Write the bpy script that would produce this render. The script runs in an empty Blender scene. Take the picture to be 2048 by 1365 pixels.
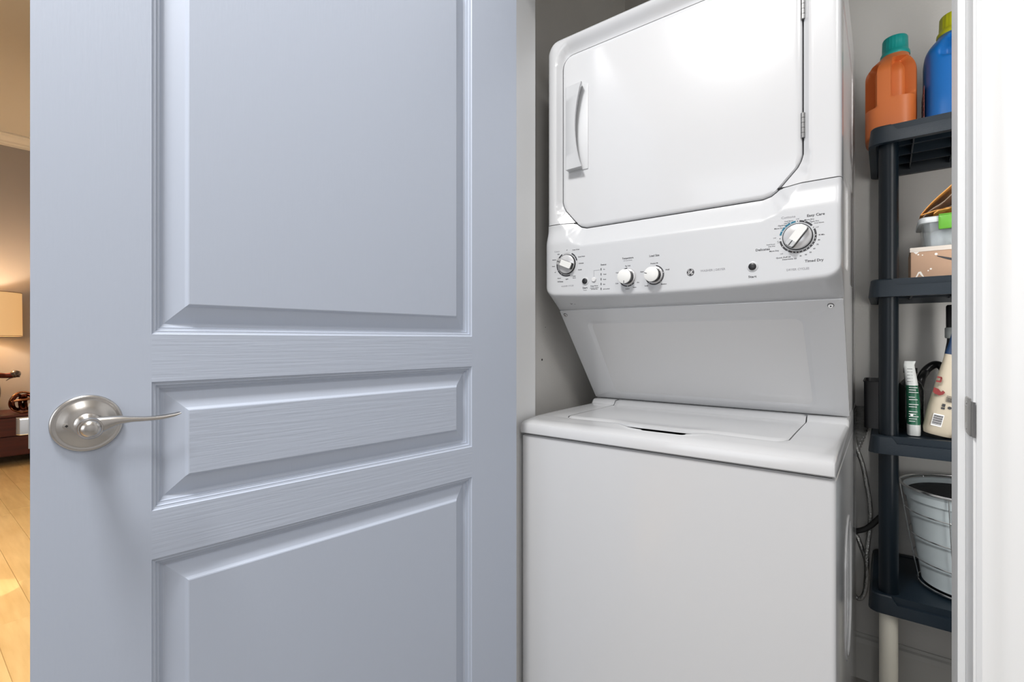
import bpy, bmesh, math, random
from mathutils import Vector, Matrix
random.seed(7)
C = bpy.context.scene.collection
SC = bpy.context.scene
PI = math.pi

# ---------------------------------------------------------------- camera, world, lights, exposure
YAW = math.radians(37.6)
cam_d = bpy.data.cameras.new('camera'); cam = bpy.data.objects.new('camera', cam_d); C.objects.link(cam)
cam.location = (0, 0, 1.055); cam.rotation_euler = (PI/2, 0, YAW)
cam_d.sensor_width = 36.0; cam_d.lens = 36.0*967.0/2048.0
cam_d.shift_y = -1.5/2048.0; cam_d.clip_start = 0.02
SC.camera = cam
world = bpy.data.worlds.new('world'); SC.world = world; world.use_nodes = True
world.node_tree.nodes['Background'].inputs[0].default_value = (0.75, 0.85, 1.0, 1)
world.node_tree.nodes['Background'].inputs[1].default_value = 0.6
SC.view_settings.view_transform = 'Standard'; SC.view_settings.look = 'None'
SC.view_settings.exposure = 0.30; SC.view_settings.gamma = 1.0
SC.view_settings.use_curve_mapping = False

def area(name, loc, rot, sx, sy, power, col, spread=PI):
    l = bpy.data.lights.new(name, 'AREA'); l.shape = 'RECTANGLE'; l.size = sx; l.size_y = sy
    l.energy = power; l.color = col; l.spread = spread
    o = bpy.data.objects.new(name, l); C.objects.link(o); o.location = loc; o.rotation_euler = rot
    return o
# hall ceiling fixture, then added fill from the right-hand end, closet wall and behind
area('hall_ceiling_light', (-0.50, -0.32, 2.90), (0, 0, 0), 0.4, 0.4, 46, (1.0, 0.99, 0.98))
area('hall_ceiling_light', (0.75, -0.60, 2.90), (0, 0, 0), 0.5, 0.5, 15, (1.0, 0.99, 0.98))  # added ceiling fill, brightens the open door and left jamb
area('closet_fill_light', (0.36, 1.165, 1.35), (-PI/2, 0, PI), 0.10, 1.5, 4.5, (1.0, 0.98, 0.95))  # added unseen light, brightens the shelves and closet back wall
area('south_fill_light', (-0.4, -2.12, 1.6), (PI/2, 0, 0), 1.8, 1.5, 14, (0.97, 0.985, 1.0))  # added soft frontal fill from behind the camera
def spot(name, loc, power, col, ang=110, rad=0.06):
    l = bpy.data.lights.new(name, 'SPOT'); l.energy = power; l.color = col
    l.spot_size = math.radians(ang); l.spot_blend = 0.6; l.shadow_soft_size = rad
    o = bpy.data.objects.new(name, l); C.objects.link(o); o.location = loc
spot('living_downlight', (-3.0, 0.25, 2.9), 205, (1.0, 0.86, 0.60), 92)

# ---------------------------------------------------------------- materials
MATS = {}
def mat(name, col, rough=0.5, metal=0.0, coat=0.0, bump=0.0, bscale=80, bmap=(1, 1, 1), vary=0.0, vscale=6,
        emit=None, estr=0.0, alpha=1.0, trans=0.0, spec=0.5, bdist=0.002, subs=0.0):
    if name in MATS: return MATS[name]
    m = bpy.data.materials.new(name); m.use_nodes = True; nt = m.node_tree; N = nt.nodes; L = nt.links
    b = N['Principled BSDF']
    b.inputs['Base Color'].default_value = (*col, 1); b.inputs['Roughness'].default_value = rough
    b.inputs['Metallic'].default_value = metal; b.inputs['Coat Weight'].default_value = coat
    b.inputs['Coat Roughness'].default_value = 0.12
    b.inputs['Specular IOR Level'].default_value = spec
    b.inputs['Transmission Weight'].default_value = trans; b.inputs['Alpha'].default_value = alpha
    if subs: b.inputs['Subsurface Weight'].default_value = subs; b.inputs['Subsurface Radius'].default_value = (.02, .01, .006)
    if emit: b.inputs['Emission Color'].default_value = (*emit, 1); b.inputs['Emission Strength'].default_value = estr
    tc = N.new('ShaderNodeTexCoord')
    if bump:
        mp = N.new('ShaderNodeMapping'); mp.inputs['Scale'].default_value = bmap
        nz = N.new('ShaderNodeTexNoise'); nz.inputs['Scale'].default_value = bscale; nz.inputs['Detail'].default_value = 3
        bp = N.new('ShaderNodeBump'); bp.inputs['Strength'].default_value = bump; bp.inputs['Distance'].default_value = bdist
        L.new(tc.outputs['Object'], mp.inputs['Vector']); L.new(mp.outputs[0], nz.inputs['Vector'])
        L.new(nz.outputs['Fac'], bp.inputs['Height']); L.new(bp.outputs[0], b.inputs['Normal'])
    if vary:
        nz = N.new('ShaderNodeTexNoise'); nz.inputs['Scale'].default_value = vscale; nz.inputs['Detail'].default_value = 4
        mx = N.new('ShaderNodeMix'); mx.data_type = 'RGBA'
        mx.inputs['A'].default_value = (*[c*(1-vary) for c in col], 1)
        mx.inputs['B'].default_value = (*[min(1, c*(1+vary)) for c in col], 1)
        L.new(tc.outputs['Object'], nz.inputs['Vector']); L.new(nz.outputs['Fac'], mx.inputs['Factor'])
        L.new(mx.outputs['Result'], b.inputs['Base Color'])
    MATS[name] = m; return m
def woodmat(name, c1, c2, scale=(1, 12, 12), rough=0.35, coat=0.2):
    if name in MATS: return MATS[name]
    m = bpy.data.materials.new(name); m.use_nodes = True; nt = m.node_tree; N = nt.nodes; L = nt.links
    b = N['Principled BSDF']; b.inputs['Roughness'].default_value = rough; b.inputs['Coat Weight'].default_value = coat
    tc = N.new('ShaderNodeTexCoord'); mp = N.new('ShaderNodeMapping'); mp.inputs['Scale'].default_value = scale
    nz = N.new('ShaderNodeTexNoise'); nz.inputs['Scale'].default_value = 4; nz.inputs['Detail'].default_value = 6
    oi = N.new('ShaderNodeObjectInfo'); ad = N.new('ShaderNodeVectorMath'); ad.operation = 'ADD'
    cr = N.new('ShaderNodeValToRGB'); cr.color_ramp.elements[0].color = (*c1, 1); cr.color_ramp.elements[1].color = (*c2, 1)
    cr.color_ramp.elements[0].position = 0.3; cr.color_ramp.elements[1].position = 0.7
    L.new(tc.outputs['Object'], mp.inputs[0]); L.new(mp.outputs[0], ad.inputs[0]); L.new(oi.outputs['Random'], ad.inputs[1])
    L.new(ad.outputs[0], nz.inputs['Vector']); L.new(nz.outputs['Fac'], cr.inputs[0]); L.new(cr.outputs[0], b.inputs['Base Color'])
    MATS[name] = m; return m

M_WALL = mat('hall_wall_paint', (0.58, 0.58, 0.59), 0.7, bump=0.15, bscale=120)
M_WARMWALL = mat('living_wall_paint', (0.40, 0.37, 0.355), 0.8, bump=0.1, bscale=120)
M_CLOSET = mat('closet_wall_paint', (0.74, 0.725, 0.695), 0.75, bump=0.25, bscale=150, vary=0.04)
M_CEIL = mat('ceiling_paint', (0.72, 0.66, 0.56), 0.85)
M_TRIM = mat('trim_white_paint', (0.80, 0.81, 0.815), 0.35, bump=0.06, bscale=60, bmap=(3, 3, .4))
M_DOORP = mat('door_paint_plain', (0.455, 0.503, 0.595), 0.42, bump=0.12, bscale=55, bmap=(5, 1, .5), bdist=.001)
M_DOORG = mat('door_paint_rail_grain', (0.455, 0.503, 0.595), 0.42, bump=0.30, bscale=22, bmap=(.35, 1, 9), bdist=.0016)
M_NICKEL = mat('satin_nickel', (0.52, 0.50, 0.475), 0.27, 1.0)
M_STEEL = mat('brushed_steel', (0.55, 0.55, 0.54), 0.35, 1.0)
M_CHROME = mat('chrome', (0.85, 0.85, 0.85), 0.25, 1.0)
M_WHITE = mat('appliance_white_enamel', (0.605, 0.612, 0.625), 0.22, coat=0.4)
M_SIDE = mat('appliance_side_enamel', (0.64, 0.64, 0.645), 0.3, coat=0.2)
M_PLAST = mat('console_white_plastic', (0.55, 0.56, 0.575), 0.3)
M_BLACK = mat('black_plastic', (0.012, 0.012, 0.014), 0.35)
M_GAP = mat('gap_black', (0.01, 0.01, 0.01), 0.8)  # black for seams and holes, and for painted shade behind gaps
M_INK = mat('black_print', (0.03, 0.03, 0.035), 0.6)
M_GREYINK = mat('grey_print', (0.30, 0.30, 0.32), 0.6)
M_BLUEINK = mat('blue_print', (0.01, 0.15, 0.24), 0.6)
M_WINK = mat('white_print', (0.85, 0.85, 0.85), 0.6)
M_NAVY = mat('navy_shelf_plastic', (0.006, 0.013, 0.021), 0.40, spec=0.4, bump=0.1, bscale=300)
M_NAVYP = mat('navy_post_plastic', (0.0015, 0.005, 0.009), 0.36, spec=0.3)
M_CREAM = mat('cream_pipe_plastic', (0.72, 0.69, 0.60), 0.4)

# ---------------------------------------------------------------- mesh helpers
ORI = {}
def obj(name, bm, mats, parent=None, smooth=None, bevel=0, label=None, kind=None):
    """link a bmesh given in world (or parent-local for rotated parents) coordinates as ONE object"""
    me = bpy.data.meshes.new(name)
    off = ORI.get(parent.name if parent else None, Vector((0, 0, 0)))
    if isinstance(mats, bpy.types.Material): mats = [mats]
    if parent is None:
        zs = [v.co for v in bm.verts]
        mn = Vector((min(v.x for v in zs), min(v.y for v in zs), min(v.z for v in zs)))
        mx = Vector((max(v.x for v in zs), max(v.y for v in zs), max(v.z for v in zs)))
        off = Vector(((mn.x+mx.x)/2, (mn.y+mx.y)/2, mn.z))
    bmesh.ops.translate(bm, verts=bm.verts, vec=-off)
    bmesh.ops.recalc_face_normals(bm, faces=bm.faces)
    bm.to_mesh(me); bm.free()
    for m in mats: me.materials.append(m)
    o = bpy.data.objects.new(name, me); C.objects.link(o)
    if parent: o.parent = parent; ORI[o.name] = off
    else: o.location = off; ORI[o.name] = off
    if smooth is not None:
        me.shade_smooth() if hasattr(me, 'shade_smooth') else None
        for p in me.polygons: p.use_smooth = True
        try: me.set_sharp_from_angle(angle=math.radians(smooth))
        except Exception: pass
    if bevel:
        b = o.modifiers.new('bevel', 'BEVEL'); b.width = bevel; b.segments = 2; b.limit_method = 'ANGLE'
        b.angle_limit = math.radians(40)
    if label: o['label'] = label
    if kind: o['kind'] = kind
    return o
def thing(name, loc, label, cat, group=None):
    o = bpy.data.objects.new(name, None); C.objects.link(o); o.location = loc; o.empty_display_size = 0.05
    o['label'] = label; o['category'] = cat
    if group: o['group'] = group
    ORI[o.name] = Vector(loc); return o
def tag(o, label, cat, group=None):
    o['label'] = label; o['category'] = cat
    if group: o['group'] = group
    return o
def bx(x0, x1, y0, y1, z0, z1, bm=None, mi=0):
    bm = bm or bmesh.new()
    v = [bm.verts.new(p) for p in ((x0,y0,z0),(x1,y0,z0),(x1,y1,z0),(x0,y1,z0),(x0,y0,z1),(x1,y0,z1),(x1,y1,z1),(x0,y1,z1))]
    for f in ((0,3,2,1),(4,5,6,7),(0,1,5,4),(1,2,6,5),(2,3,7,6),(3,0,4,7)):
        bm.faces.new([v[i] for i in f]).material_index = mi
    return bm
def loft(rings, bm=None, cap0=True, cap1=True, mi=0, close=True, capmi=None):
    bm = bm or bmesh.new(); R = [[bm.verts.new(p) for p in r] for r in rings]; n = len(R[0])
    for a, b in zip(R, R[1:]):
        for i in range(n if close else n-1):
            j = (i+1) % n
            bm.faces.new((a[i], a[j], b[j], b[i])).material_index = mi
    if cap0: bm.faces.new(R[0][::-1]).material_index = mi if capmi is None else capmi
    if cap1: bm.faces.new(R[-1]).material_index = mi if capmi is None else capmi
    return bm
def rr(x0, x1, y0, y1, r, n=5):
    """rounded rectangle outline (2D, ccw)"""
    r = min(r, (x1-x0)/2-1e-5, (y1-y0)/2-1e-5); P = []
    for cx, cy, a in ((x1-r, y1-r, 0), (x0+r, y1-r, 90), (x0+r, y0+r, 180), (x1-r, y0+r, 270)):
        for k in range(n+1):
            t = math.radians(a+90*k/n); P.append((cx+r*math.cos(t), cy+r*math.sin(t)))
    return P
def zring(P, z): return [(x, y, z) for x, y in P]
def yring(P, y): return [(x, y, z) for x, z in P]
def prism_y(P, y0, y1, bm=None, mi=0): return loft([yring(P, y0), yring(P, y1)], bm, mi=mi)
def prism_x(P, x0, x1, bm=None, mi=0): return loft([[(x0, y, z) for y, z in P], [(x1, y, z) for y, z in P]], bm, mi=mi)
def lathe(c, prof, n=32, axis='z', bm=None, mi=0, cap0=True, cap1=True):
    """prof: (radius, along)"""
    rings = []
    for r, h in prof:
        ring = []
        for k in range(n):
            a = 2*PI*k/n; p, q = r*math.cos(a), r*math.sin(a)
            if axis == 'z': ring.append((c[0]+p, c[1]+q, c[2]+h))
            elif axis == 'y': ring.append((c[0]+p, c[1]+h, c[2]+q))
            else: ring.append((c[0]+h, c[1]+p, c[2]+q))
        rings.append(ring)
    return loft(rings, bm, cap0, cap1, mi)
def catmull(pts, n=8):
    P = [Vector(p) for p in pts]; P = [2*P[0]-P[1]]+P+[2*P[-1]-P[-2]]; out = []
    for i in range(1, len(P)-2):
        for k in range(n):
            t = k/n; a, b, c, d = P[i-1], P[i], P[i+1], P[i+2]
            out.append(0.5*((2*b)+(c-a)*t+(2*a-5*b+4*c-d)*t*t+(3*b-a-3*c+d)*t**3))
    out.append(P[-2]); return out
def tube(pts, r, n=10, sm=8, bm=None, mi=0, rib=0, ribn=2, flat=None):
    pts = catmull(pts, sm) if sm else [Vector(p) for p in pts]
    t0 = (pts[1]-pts[0]).normalized(); u = t0.cross(Vector((0, 0, 1)))
    if u.length < .1: u = t0.cross(Vector((1, 0, 0)))
    u.normalize(); rings = []
    for i, p in enumerate(pts):
        t = (pts[min(i+1, len(pts)-1)]-pts[max(i-1, 0)]).normalized()
        u = (u-t*u.dot(t)).normalized(); w = t.cross(u)
        rad = (r[min(i*(len(r)-1)//(len(pts)-1), len(r)-1)] if isinstance(r, (list, tuple)) else r)
        if isinstance(r, (list, tuple)):
            f = i/(len(pts)-1)*(len(r)-1); k = min(int(f), len(r)-2); rad = r[k]*(1-(f-k))+r[k+1]*(f-k)
        if rib: rad += rib*(1 if (i//1) % ribn == 0 else 0)
        fl = flat or 1.0
        rings.append([tuple(p+u*rad*math.cos(2*PI*k/n)+w*rad*fl*math.sin(2*PI*k/n)) for k in range(n)])
    return loft(rings, bm, mi=mi)
def mesh_of(bm):
    me = bpy.data.meshes.new('tmp'); bmesh.ops.recalc_face_normals(bm, faces=bm.faces); bm.to_mesh(me); bm.free(); return me
TEMPS = []
def cut(bm, cutters):
    """boolean difference, evaluated to a plain bmesh; checked against the input's bounds and retried if the solver slips"""
    am = mesh_of(bm); cm = [mesh_of(c) for c in cutters]; lo = [min(v.co[i] for v in am.vertices)-1e-4 for i in range(3)]
    hi = [max(v.co[i] for v in am.vertices)+1e-4 for i in range(3)]; out = None
    for attempt in range(8):
        cur = am
        for m_ in cm:
            ok = False
            for t in range(5):
                a = bpy.data.objects.new('tmp_a', cur.copy()); b = bpy.data.objects.new('tmp_b', m_.copy()); C.objects.link(a); C.objects.link(b)
                b.location.x = 1.3e-5*(attempt+t); b.location.z = 0.9e-5*(attempt+t)
                m = a.modifiers.new('b', 'BOOLEAN'); m.operation = 'DIFFERENCE'; m.object = b; m.solver = 'EXACT'; m.use_self = (t > 1)
                bpy.context.view_layer.update(); dg = bpy.context.evaluated_depsgraph_get()
                me = bpy.data.meshes.new_from_object(a.evaluated_get(dg)); C.objects.unlink(a); C.objects.unlink(b); TEMPS.extend((a, b))
                if len(me.vertices) and all(lo[i] <= v.co[i] <= hi[i] for v in me.vertices for i in range(3)):
                    ok = True; break
            if not ok: break
            cur = me
        if ok: break
    out = bmesh.new(); out.from_mesh(cur); return out
def text_bm(items, y, bm=None, ext=0.0002):
    """items: (string, x, z, cap height, material index[, width]) lying on the plane Y=y facing -Y"""
    bm = bm or bmesh.new()
    for it in items:
        s, x, z, h, mi = it[:5]; wd = it[5] if len(it) > 5 else None
        cu = bpy.data.curves.new('t', 'FONT'); cu.body = s; cu.size = h/0.7; cu.align_x = 'CENTER'; cu.extrude = ext
        cu.resolution_u = 2; cu.offset = h*0.02
        o = bpy.data.objects.new('t', cu); C.objects.link(o)
        dg = bpy.context.evaluated_depsgraph_get(); dg.update()
        me = bpy.data.meshes.new_from_object(o.evaluated_get(dg))
        xs = [v.co.x for v in me.vertices]; cx = (min(xs)+max(xs))/2; sc = wd/(max(xs)-min(xs)) if wd else 1
        vs = [bm.verts.new((x+(v.co.x-cx)*sc, y-v.co.z, z-h/2+v.co.y)) for v in me.vertices]
        for p in me.polygons:
            try: bm.faces.new([vs[i] for i in p.vertices]).material_index = mi
            except ValueError: pass
        bpy.data.objects.remove(o); bpy.data.curves.remove(cu); bpy.data.meshes.remove(me)
    return bm
def arc_y(cx, cz, r0, r1, a0, a1, y, bm, mi=0, th=0.0003):
    """flat ring segment on plane Y=y; angles in degrees, 0 = +X, ccw seen from -Y"""
    n = max(2, int(abs(a1-a0)/6)); P = []
    for k in range(n+1):
        a = math.radians(a0+(a1-a0)*k/n); P.append((cx+r1*math.cos(a), cz+r1*math.sin(a)))
    for k in range(n, -1, -1):
        a = math.radians(a0+(a1-a0)*k/n); P.append((cx+r0*math.cos(a), cz+r0*math.sin(a)))
    return prism_y(P, y, y-th, bm, mi)
def struct(name, bm, m, **k): return obj(name, bm, m, kind='structure', **k)

# ---------------------------------------------------------------- the setting
CEIL = 2.95
fl = struct('floor', bx(-6.5, 2.1, -2.3, 2.0, -0.10, -0.012), mat('floor_underlay', (0.45, 0.30, 0.16), 0.6))
struct('ceiling', bx(-6.5, 2.1, -2.3, 2.0, CEIL, CEIL+0.1), M_CEIL)
struct('wall_west', bx(-6.5, -6.4, -2.3, 1.1, 0, CEIL), M_WARMWALL)
struct('wall_south', cut(bx(-6.5, 2.1, -2.3, -2.2, 0, CEIL), [bx(-1.3, 0.5, -2.4, -2.1, 0.85, 2.35)]), M_WALL)
struct('wall_east', bx(2.0, 2.1, -2.2, 1.1, 0, CEIL), M_WALL)
# the wall with the closet opening
struct('wall_north', cut(bx(-6.4, 2.0, 0.95, 1.10, 0, CEIL), [bx(-0.795, 0.12, 0.9, 1.2, -0.1, 2.06)]), [M_WALL])
struct('wall_closet_left', bx(-0.95, -0.85, 1.10, 2.0, 0, CEIL), M_CLOSET)
struct('wall_closet_right', bx(0.66, 0.76, 1.10, 2.0, 0, CEIL), M_CLOSET)
struct('wall_closet_back', bx(-0.85, 0.66, 1.87, 2.0, 0, CEIL), M_CLOSET)
# planks: individually laid in the strip seen past the door, alike pieces share meshes
M_PLANK = woodmat('plank_bamboo', (0.62, 0.40, 0.17), (0.75, 0.52, 0.25), (1, 9, 9), 0.28, 0.3)
def plank_bm(L, W):
    return loft([zring(rr(0, L, 0, W, .0015, 1), z) for z in (-.012, -.0012)]+[zring(rr(.0012, L-.0012, .0012, W-.0012, .0015, 1), 0)])
pm = {}
for row in range(-8, 9):
    y = 0.242+row*0.1145; x = -6.4
    offs = {0: 0.38, 1: 1.00}.get(row, (row*0.43) % 1.2+0.05)
    if row == 0: cuts = [-6.4, -5.0, -3.8, -2.59, -1.4]
    else: cuts = [-6.4]+[-6.4+offs+1.2*k for k in range(4)]
    cuts.append(-0.9)
    for a, b in zip(cuts, cuts[1:]):
        w = 0.1140
        if y+w > 0.948: w = 0.948-y
        if w < 0.02: continue
        key = (round(b-a, 3), round(w, 3))
        if key not in pm:
            o = obj('plank', plank_bm(b-a-0.001, w), M_PLANK, fl); pm[key] = o.data; 
            for v in o.data.vertices: v.co += ORI[fl.name]
        else:
            o = bpy.data.objects.new('plank', pm[key]); C.objects.link(o); o.parent = fl
        o.location = Vector((a, y, 0))-ORI[fl.name]
M_VIN = mat('closet_floor_vinyl', (0.40, 0.38, 0.36), 0.5, vary=0.1)
fo = obj('closet_floor_sheet', bx(-0.9, 0.66, 0.95, 1.87, -0.012, 0.0), M_VIN, fl)
obj('hall_floor_sheet', bx(-0.9, 2.0, -2.2, 0.95, -0.012, 0.0), mat('hall_floor_tile', (0.30, 0.285, 0.265), 0.45, vary=.06), fl)
# crown moulding of the living room
cp = [(-6.4, 2.845), (-6.39, 2.845), (-6.387, 2.862), (-6.372, 2.870), (-6.366, 2.885), (-6.335, 2.915), (-6.322, 2.932), (-6.312, 2.935), (-6.312, 2.95), (-6.4, 2.95)]
struct('trim_1', loft([[(x, -2.2, z) for x, z in cp], [(x, 0.95, z) for x, z in cp]]), mat('crown_paint', (0.80, 0.74, 0.64), 0.5))
struct('trim_2', prism_x([(0.95, 2.845), (0.94, 2.845), (0.937, 2.862), (0.922, 2.87), (0.885, 2.915), (0.872, 2.932), (0.862, 2.95), (0.95, 2.95)], -6.3, 2.0), M_TRIM)
# jambs with stops
jl = struct('trim_3', bx(-0.795, -0.775, 0.945, 1.10, 0, 2.06), M_TRIM, bevel=.0015)
obj('door_stop', bx(-0.775, -0.765, 0.99, 1.10, 0, 2.04), M_TRIM, jl, bevel=.0015)
jr = struct('trim_4', bx(0.10, 0.12, 0.945, 1.10, 0, 2.06), M_TRIM, bevel=.0015)
obj('door_stop', bx(0.0905, 0.10, 1.022, 1.106, 0, 2.04), M_TRIM, jr, bevel=.0015)
jh = struct('trim_5', bx(-0.795, 0.12, 0.945, 1.10, 2.04, 2.06), M_TRIM)
def casing(x0, x1, flip):
    w = x1-x0; P = [(0, .948), (0, .941), (.004, .935), (.014, .934), (.018, .937), (.028, .9375), (.046, .933), (.058, .932), (.064, .934), (.066, .948)]
    P = [((x1-p*w/.066) if flip else (x0+p*w/.066), y) for p, y in P]
    return loft([zring(P, 0), zring(P, 2.05)])
struct('trim_6', casing(0.103, 0.19, False), M_TRIM, smooth=40)
struct('trim_7', casing(-0.85, -0.79, True), M_TRIM, smooth=40)
struct('trim_8', bx(-0.85, 0.19, 0.934, 0.948, 2.0505, 2.12), M_TRIM, bevel=.003)
# strike plate with a curved lip on the right jamb
P = rr(0.951, 1.021, 0.914, 0.972, .012)
sp = loft([[(0.1005, y, z) for y, z in rr(.957, 1.021, .914, .970, .010)], [(0.0985, y, z) for y, z in rr(.958, 1.020, .915, .969, .010)]])
sp = cut(sp, [bx(0.09, 0.11, 1.0, 1.012, .930, .955)])
so = obj('strike_plate', sp, mat('strike_plate_steel', (0.42, 0.41, 0.39), 0.4, 0.9), jr, smooth=40)
lip = [(0.0985, .957), (0.0987, .950), (.0992, .9435), (.1008, .9395), (.1020, .9388), (.1022, .9402), (.1008, .944), (.1001, .951), (.1000, .957)]
obj('strike_lip', loft([zring([(x, y) for x, y in lip], z) for z in (.917, .920, .964, .967)], ), mat('strike_lip_steel', (0.30, 0.29, 0.28), 0.35, 0.9), so, smooth=50)
for z in (.9225, .961):
    obj('screw', lathe((0.0984, 1.0, z), [(.003, .001), (.003, -.0004), (.002, -.0009)], 10, 'x'), M_STEEL, so)
# baseboards
bbp = lambda y: [(y, 0), (y-.014, 0), (y-.014, .112), (y-.011, .125), (y-.006, .130), (y-.004, .138), (y, .138)]
struct('baseboard_closet_back', prism_x(bbp(1.87), -0.85, 0.66), mat('closet_baseboard_paint', (0.62, 0.61, 0.58), .45))
struct('baseboard_north', prism_x(bbp(.95), -6.386, -.852), M_TRIM)
struct('baseboard_hall', prism_x(bbp(.95), .192, 2.0), M_TRIM)
struct('baseboard_west', loft([[(-6.4+1.87-y, yy, z) for y, z in bbp(1.87)] for yy in (-2.2, .936)]), M_TRIM)
# added unseen frame behind the camera, built around the fill light
def fill_window(name, x0, x1, y0, y1, z0, z1, nrm):
    w = bmesh.new(); t = .05
    if nrm == 'y':
        for a in ((x0, x1, z0, z0+t), (x0, x1, z1-t, z1), (x0, x0+t, z0+t, z1-t), (x1-t, x1, z0+t, z1-t)): bx(a[0], a[1], y0, y1, a[2], a[3], w)
        bx((x0+x1)/2-.015, (x0+x1)/2+.015, y0, y1, z0+t, z1-t, w)
    else:
        for a in ((y0, y1, z0, z0+t), (y0, y1, z1-t, z1), (y0, y0+t, z0+t, z1-t), (y1-t, y1, z0+t, z1-t)): bx(x0, x1, a[0], a[1], a[2], a[3], w)
    return struct(name, w, M_TRIM)
fill_window('fill_window_1', -1.3, 0.5, -2.28, -2.23, 0.85, 2.35, 'y')
# tiny nail marks on the closet's left wall
wl = bpy.data.objects['wall_closet_left']
for y, z, r in ((1.2578, .994, .0035), (1.2776, 1.096, .0012)):
    obj('nail_hole', lathe((-.8502, y, z), [(r, -.002), (r, .0006), (r*.6, .001)], 8, 'x'), M_GAP, wl)

# ---------------------------------------------------------------- the open door
door = bpy.data.objects.new('door_1', None)
DW, DH, DT = 0.859, 2.03, 0.035
us = [0, .1440, .7365, DW]; zs = [.012, .16, .7425, .8115, .9955, 1.0635, 1.90, DH]
bm = bmesh.new(); V = {}
def dv(u, z, n=0.0):
    k = (round(u, 5), round(z, 5), round(n, 5))
    if k not in V: V[k] = bm.verts.new((u, n, z))
    return V[k]
for i in range(3):
    for j in range(7):
        if i == 1 and j in (1, 3, 5): continue
        f = bm.faces.new((dv(us[i], zs[j]), dv(us[i+1], zs[j]), dv(us[i+1], zs[j+1]), dv(us[i], zs[j+1])))
        f.material_index = 1 if i == 1 else 0
PROF = [(0, 0), (.0012, -.0024), (.0040, -.0034), (.0050, -.0031), (.0060, -.0066), (.0090, -.0076), (.0100, -.0073), (.0110, -.0112), (.0150, -.0135),
        (.0170, -.0135), (.0405, -.0042), (.0420, -.0030), (.0440, -.0006), (.0455, 0.0)]
for j in (1, 3, 5):
    u0, u1, z0, z1 = us[1], us[2], zs[j], zs[j+1]; prev = None
    for ins, dp in PROF:
        ring = [dv(u0+ins, z0+ins, dp), dv(u1-ins, z0+ins, dp), dv(u1-ins, z1-ins, dp), dv(u0+ins, z1-ins, dp)]
        if prev:
            for k in range(4): bm.faces.new((prev[k], prev[(k+1) % 4], ring[(k+1) % 4], ring[k])).material_index = 0
        prev = ring
    bm.faces.new(prev).material_index = 1 if j == 3 else 0
# edges and back
b = [bm.verts.new(p) for p in ((0, -DT, zs[0]), (DW, -DT, zs[0]), (DW, -DT, DH), (0, -DT, DH))]
bm.faces.new(b)
bot = [dv(u, zs[0]) for u in us]; top = [dv(u, DH) for u in us]
bm.faces.new(bot+[b[1], b[0]]); bm.faces.new(top[::-1]+[b[3], b[2]][::1])
bm.faces.new([dv(0, z) for z in zs]+[b[3], b[0]]); bm.faces.new([dv(DW, z) for z in zs]+[b[2], b[1]])
bmesh.ops.recalc_face_normals(bm, faces=bm.faces)
me = bpy.data.meshes.new('door_1'); bm.to_mesh(me); bm.free(); me.materials.append(M_DOORP); me.materials.append(M_DOORG)
bpy.data.objects.remove(door); door = bpy.data.objects.new('door_1', me); C.objects.link(door)
door.location = (-0.727, 0.962, 0); door.rotation_euler = (0, 0, -math.radians(97.7)); door['kind'] = 'structure'
door['label'] = 'open blue-grey three-panel moulded door with a satin nickel lever handle'
ORI['door_1'] = Vector((0, 0, 0))
# rosette + lever in door-local coordinates (u, out, z)
HU, HZ = 0.8055, 0.9455
hb = lathe((HU, 0, HZ), [(.0372, 0), (.0372, .0025), (.0358, .0042), (.0335, .0046), (.0322, .0040), (.0300, .0046), (.024, .0085), (.017, .0108), (.0150, .0112)], 64, 'y')
hnd = obj('door_handle', hb, M_NICKEL, door, smooth=60)
obj('lever_neck', lathe((HU, 0, HZ), [(.0138, .010), (.0138, .013), (.0118, .0145), (.0112, .034), (.0125, .040)], 40, 'y'), M_NICKEL, hnd, smooth=50)
lev = bmesh.new()
# lever blade: hub ring sweeping into a thin wave toward the hinge side
pts = [(HU+.002, .046, HZ), (HU-.012, .0465, HZ+.003), (HU-.026, .047, HZ+.0058), (HU-.040, .0475, HZ+.0060), (HU-.056, .048, HZ+.0050), (HU-.072, .048, HZ+.0050), (HU-.086, .0475, HZ+.0066), (HU-.0945, .047, HZ+.0090)]
wid = [.0120, .0095, .0060, .0038, .0030, .0028, .0024, .0012]
path = catmull(pts, 6); rings = []
for i, p in enumerate(path):
    t = (path[min(i+1, len(path)-1)]-path[max(i-1, 0)]).normalized(); f = i/(len(path)-1)*7; k = min(int(f), 6)
    w = wid[k]*(1-(f-k))+wid[k+1]*(f-k); upv = Vector((0, 1, 0)).cross(t).normalized(); dep = .0075
    ring = []
    for q in range(20):
        a = 2*PI*q/20; ca, sa = math.cos(a), math.sin(a)
        ring.append(tuple(p+upv*w*math.copysign(abs(ca)**.8, ca)+Vector((0, 1, 0))*dep*math.copysign(abs(sa)**.6, sa)))
    rings.append(ring)
loft(rings, lev)
obj('lever', lev, M_NICKEL, hnd, smooth=60)
obj('lever_hub', lathe((HU, 0, HZ-.0005), [(.0128, .036), (.0133, .039), (.0133, .052), (.0120, .0545)], 40, 'y'), M_NICKEL, hnd, smooth=50)
obj('lever_button', lathe((HU, 0, HZ-.0005), [(.0105, .0535), (.0108, .0555), (.0095, .0590), (.006, .0612), (.002, .0618)], 36, 'y'), M_NICKEL, hnd, smooth=60)
obj('screw', lathe((HU+.0205, 0, HZ-.0005), [(.0042, .004), (.0042, .0098), (.0030, .0102)], 18, 'y'), M_NICKEL, hnd, smooth=40)
obj('screw_recess', lathe((HU+.0205, 0, HZ-.0005), [(.0018, .008), (.0018, .0105)], 4, 'y'), M_GAP, hnd)
lp = obj('latch_plate', bx(DW-.0002, DW+.0016, -.030, -.004, .919, .974), M_STEEL, door, bevel=.001)
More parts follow.
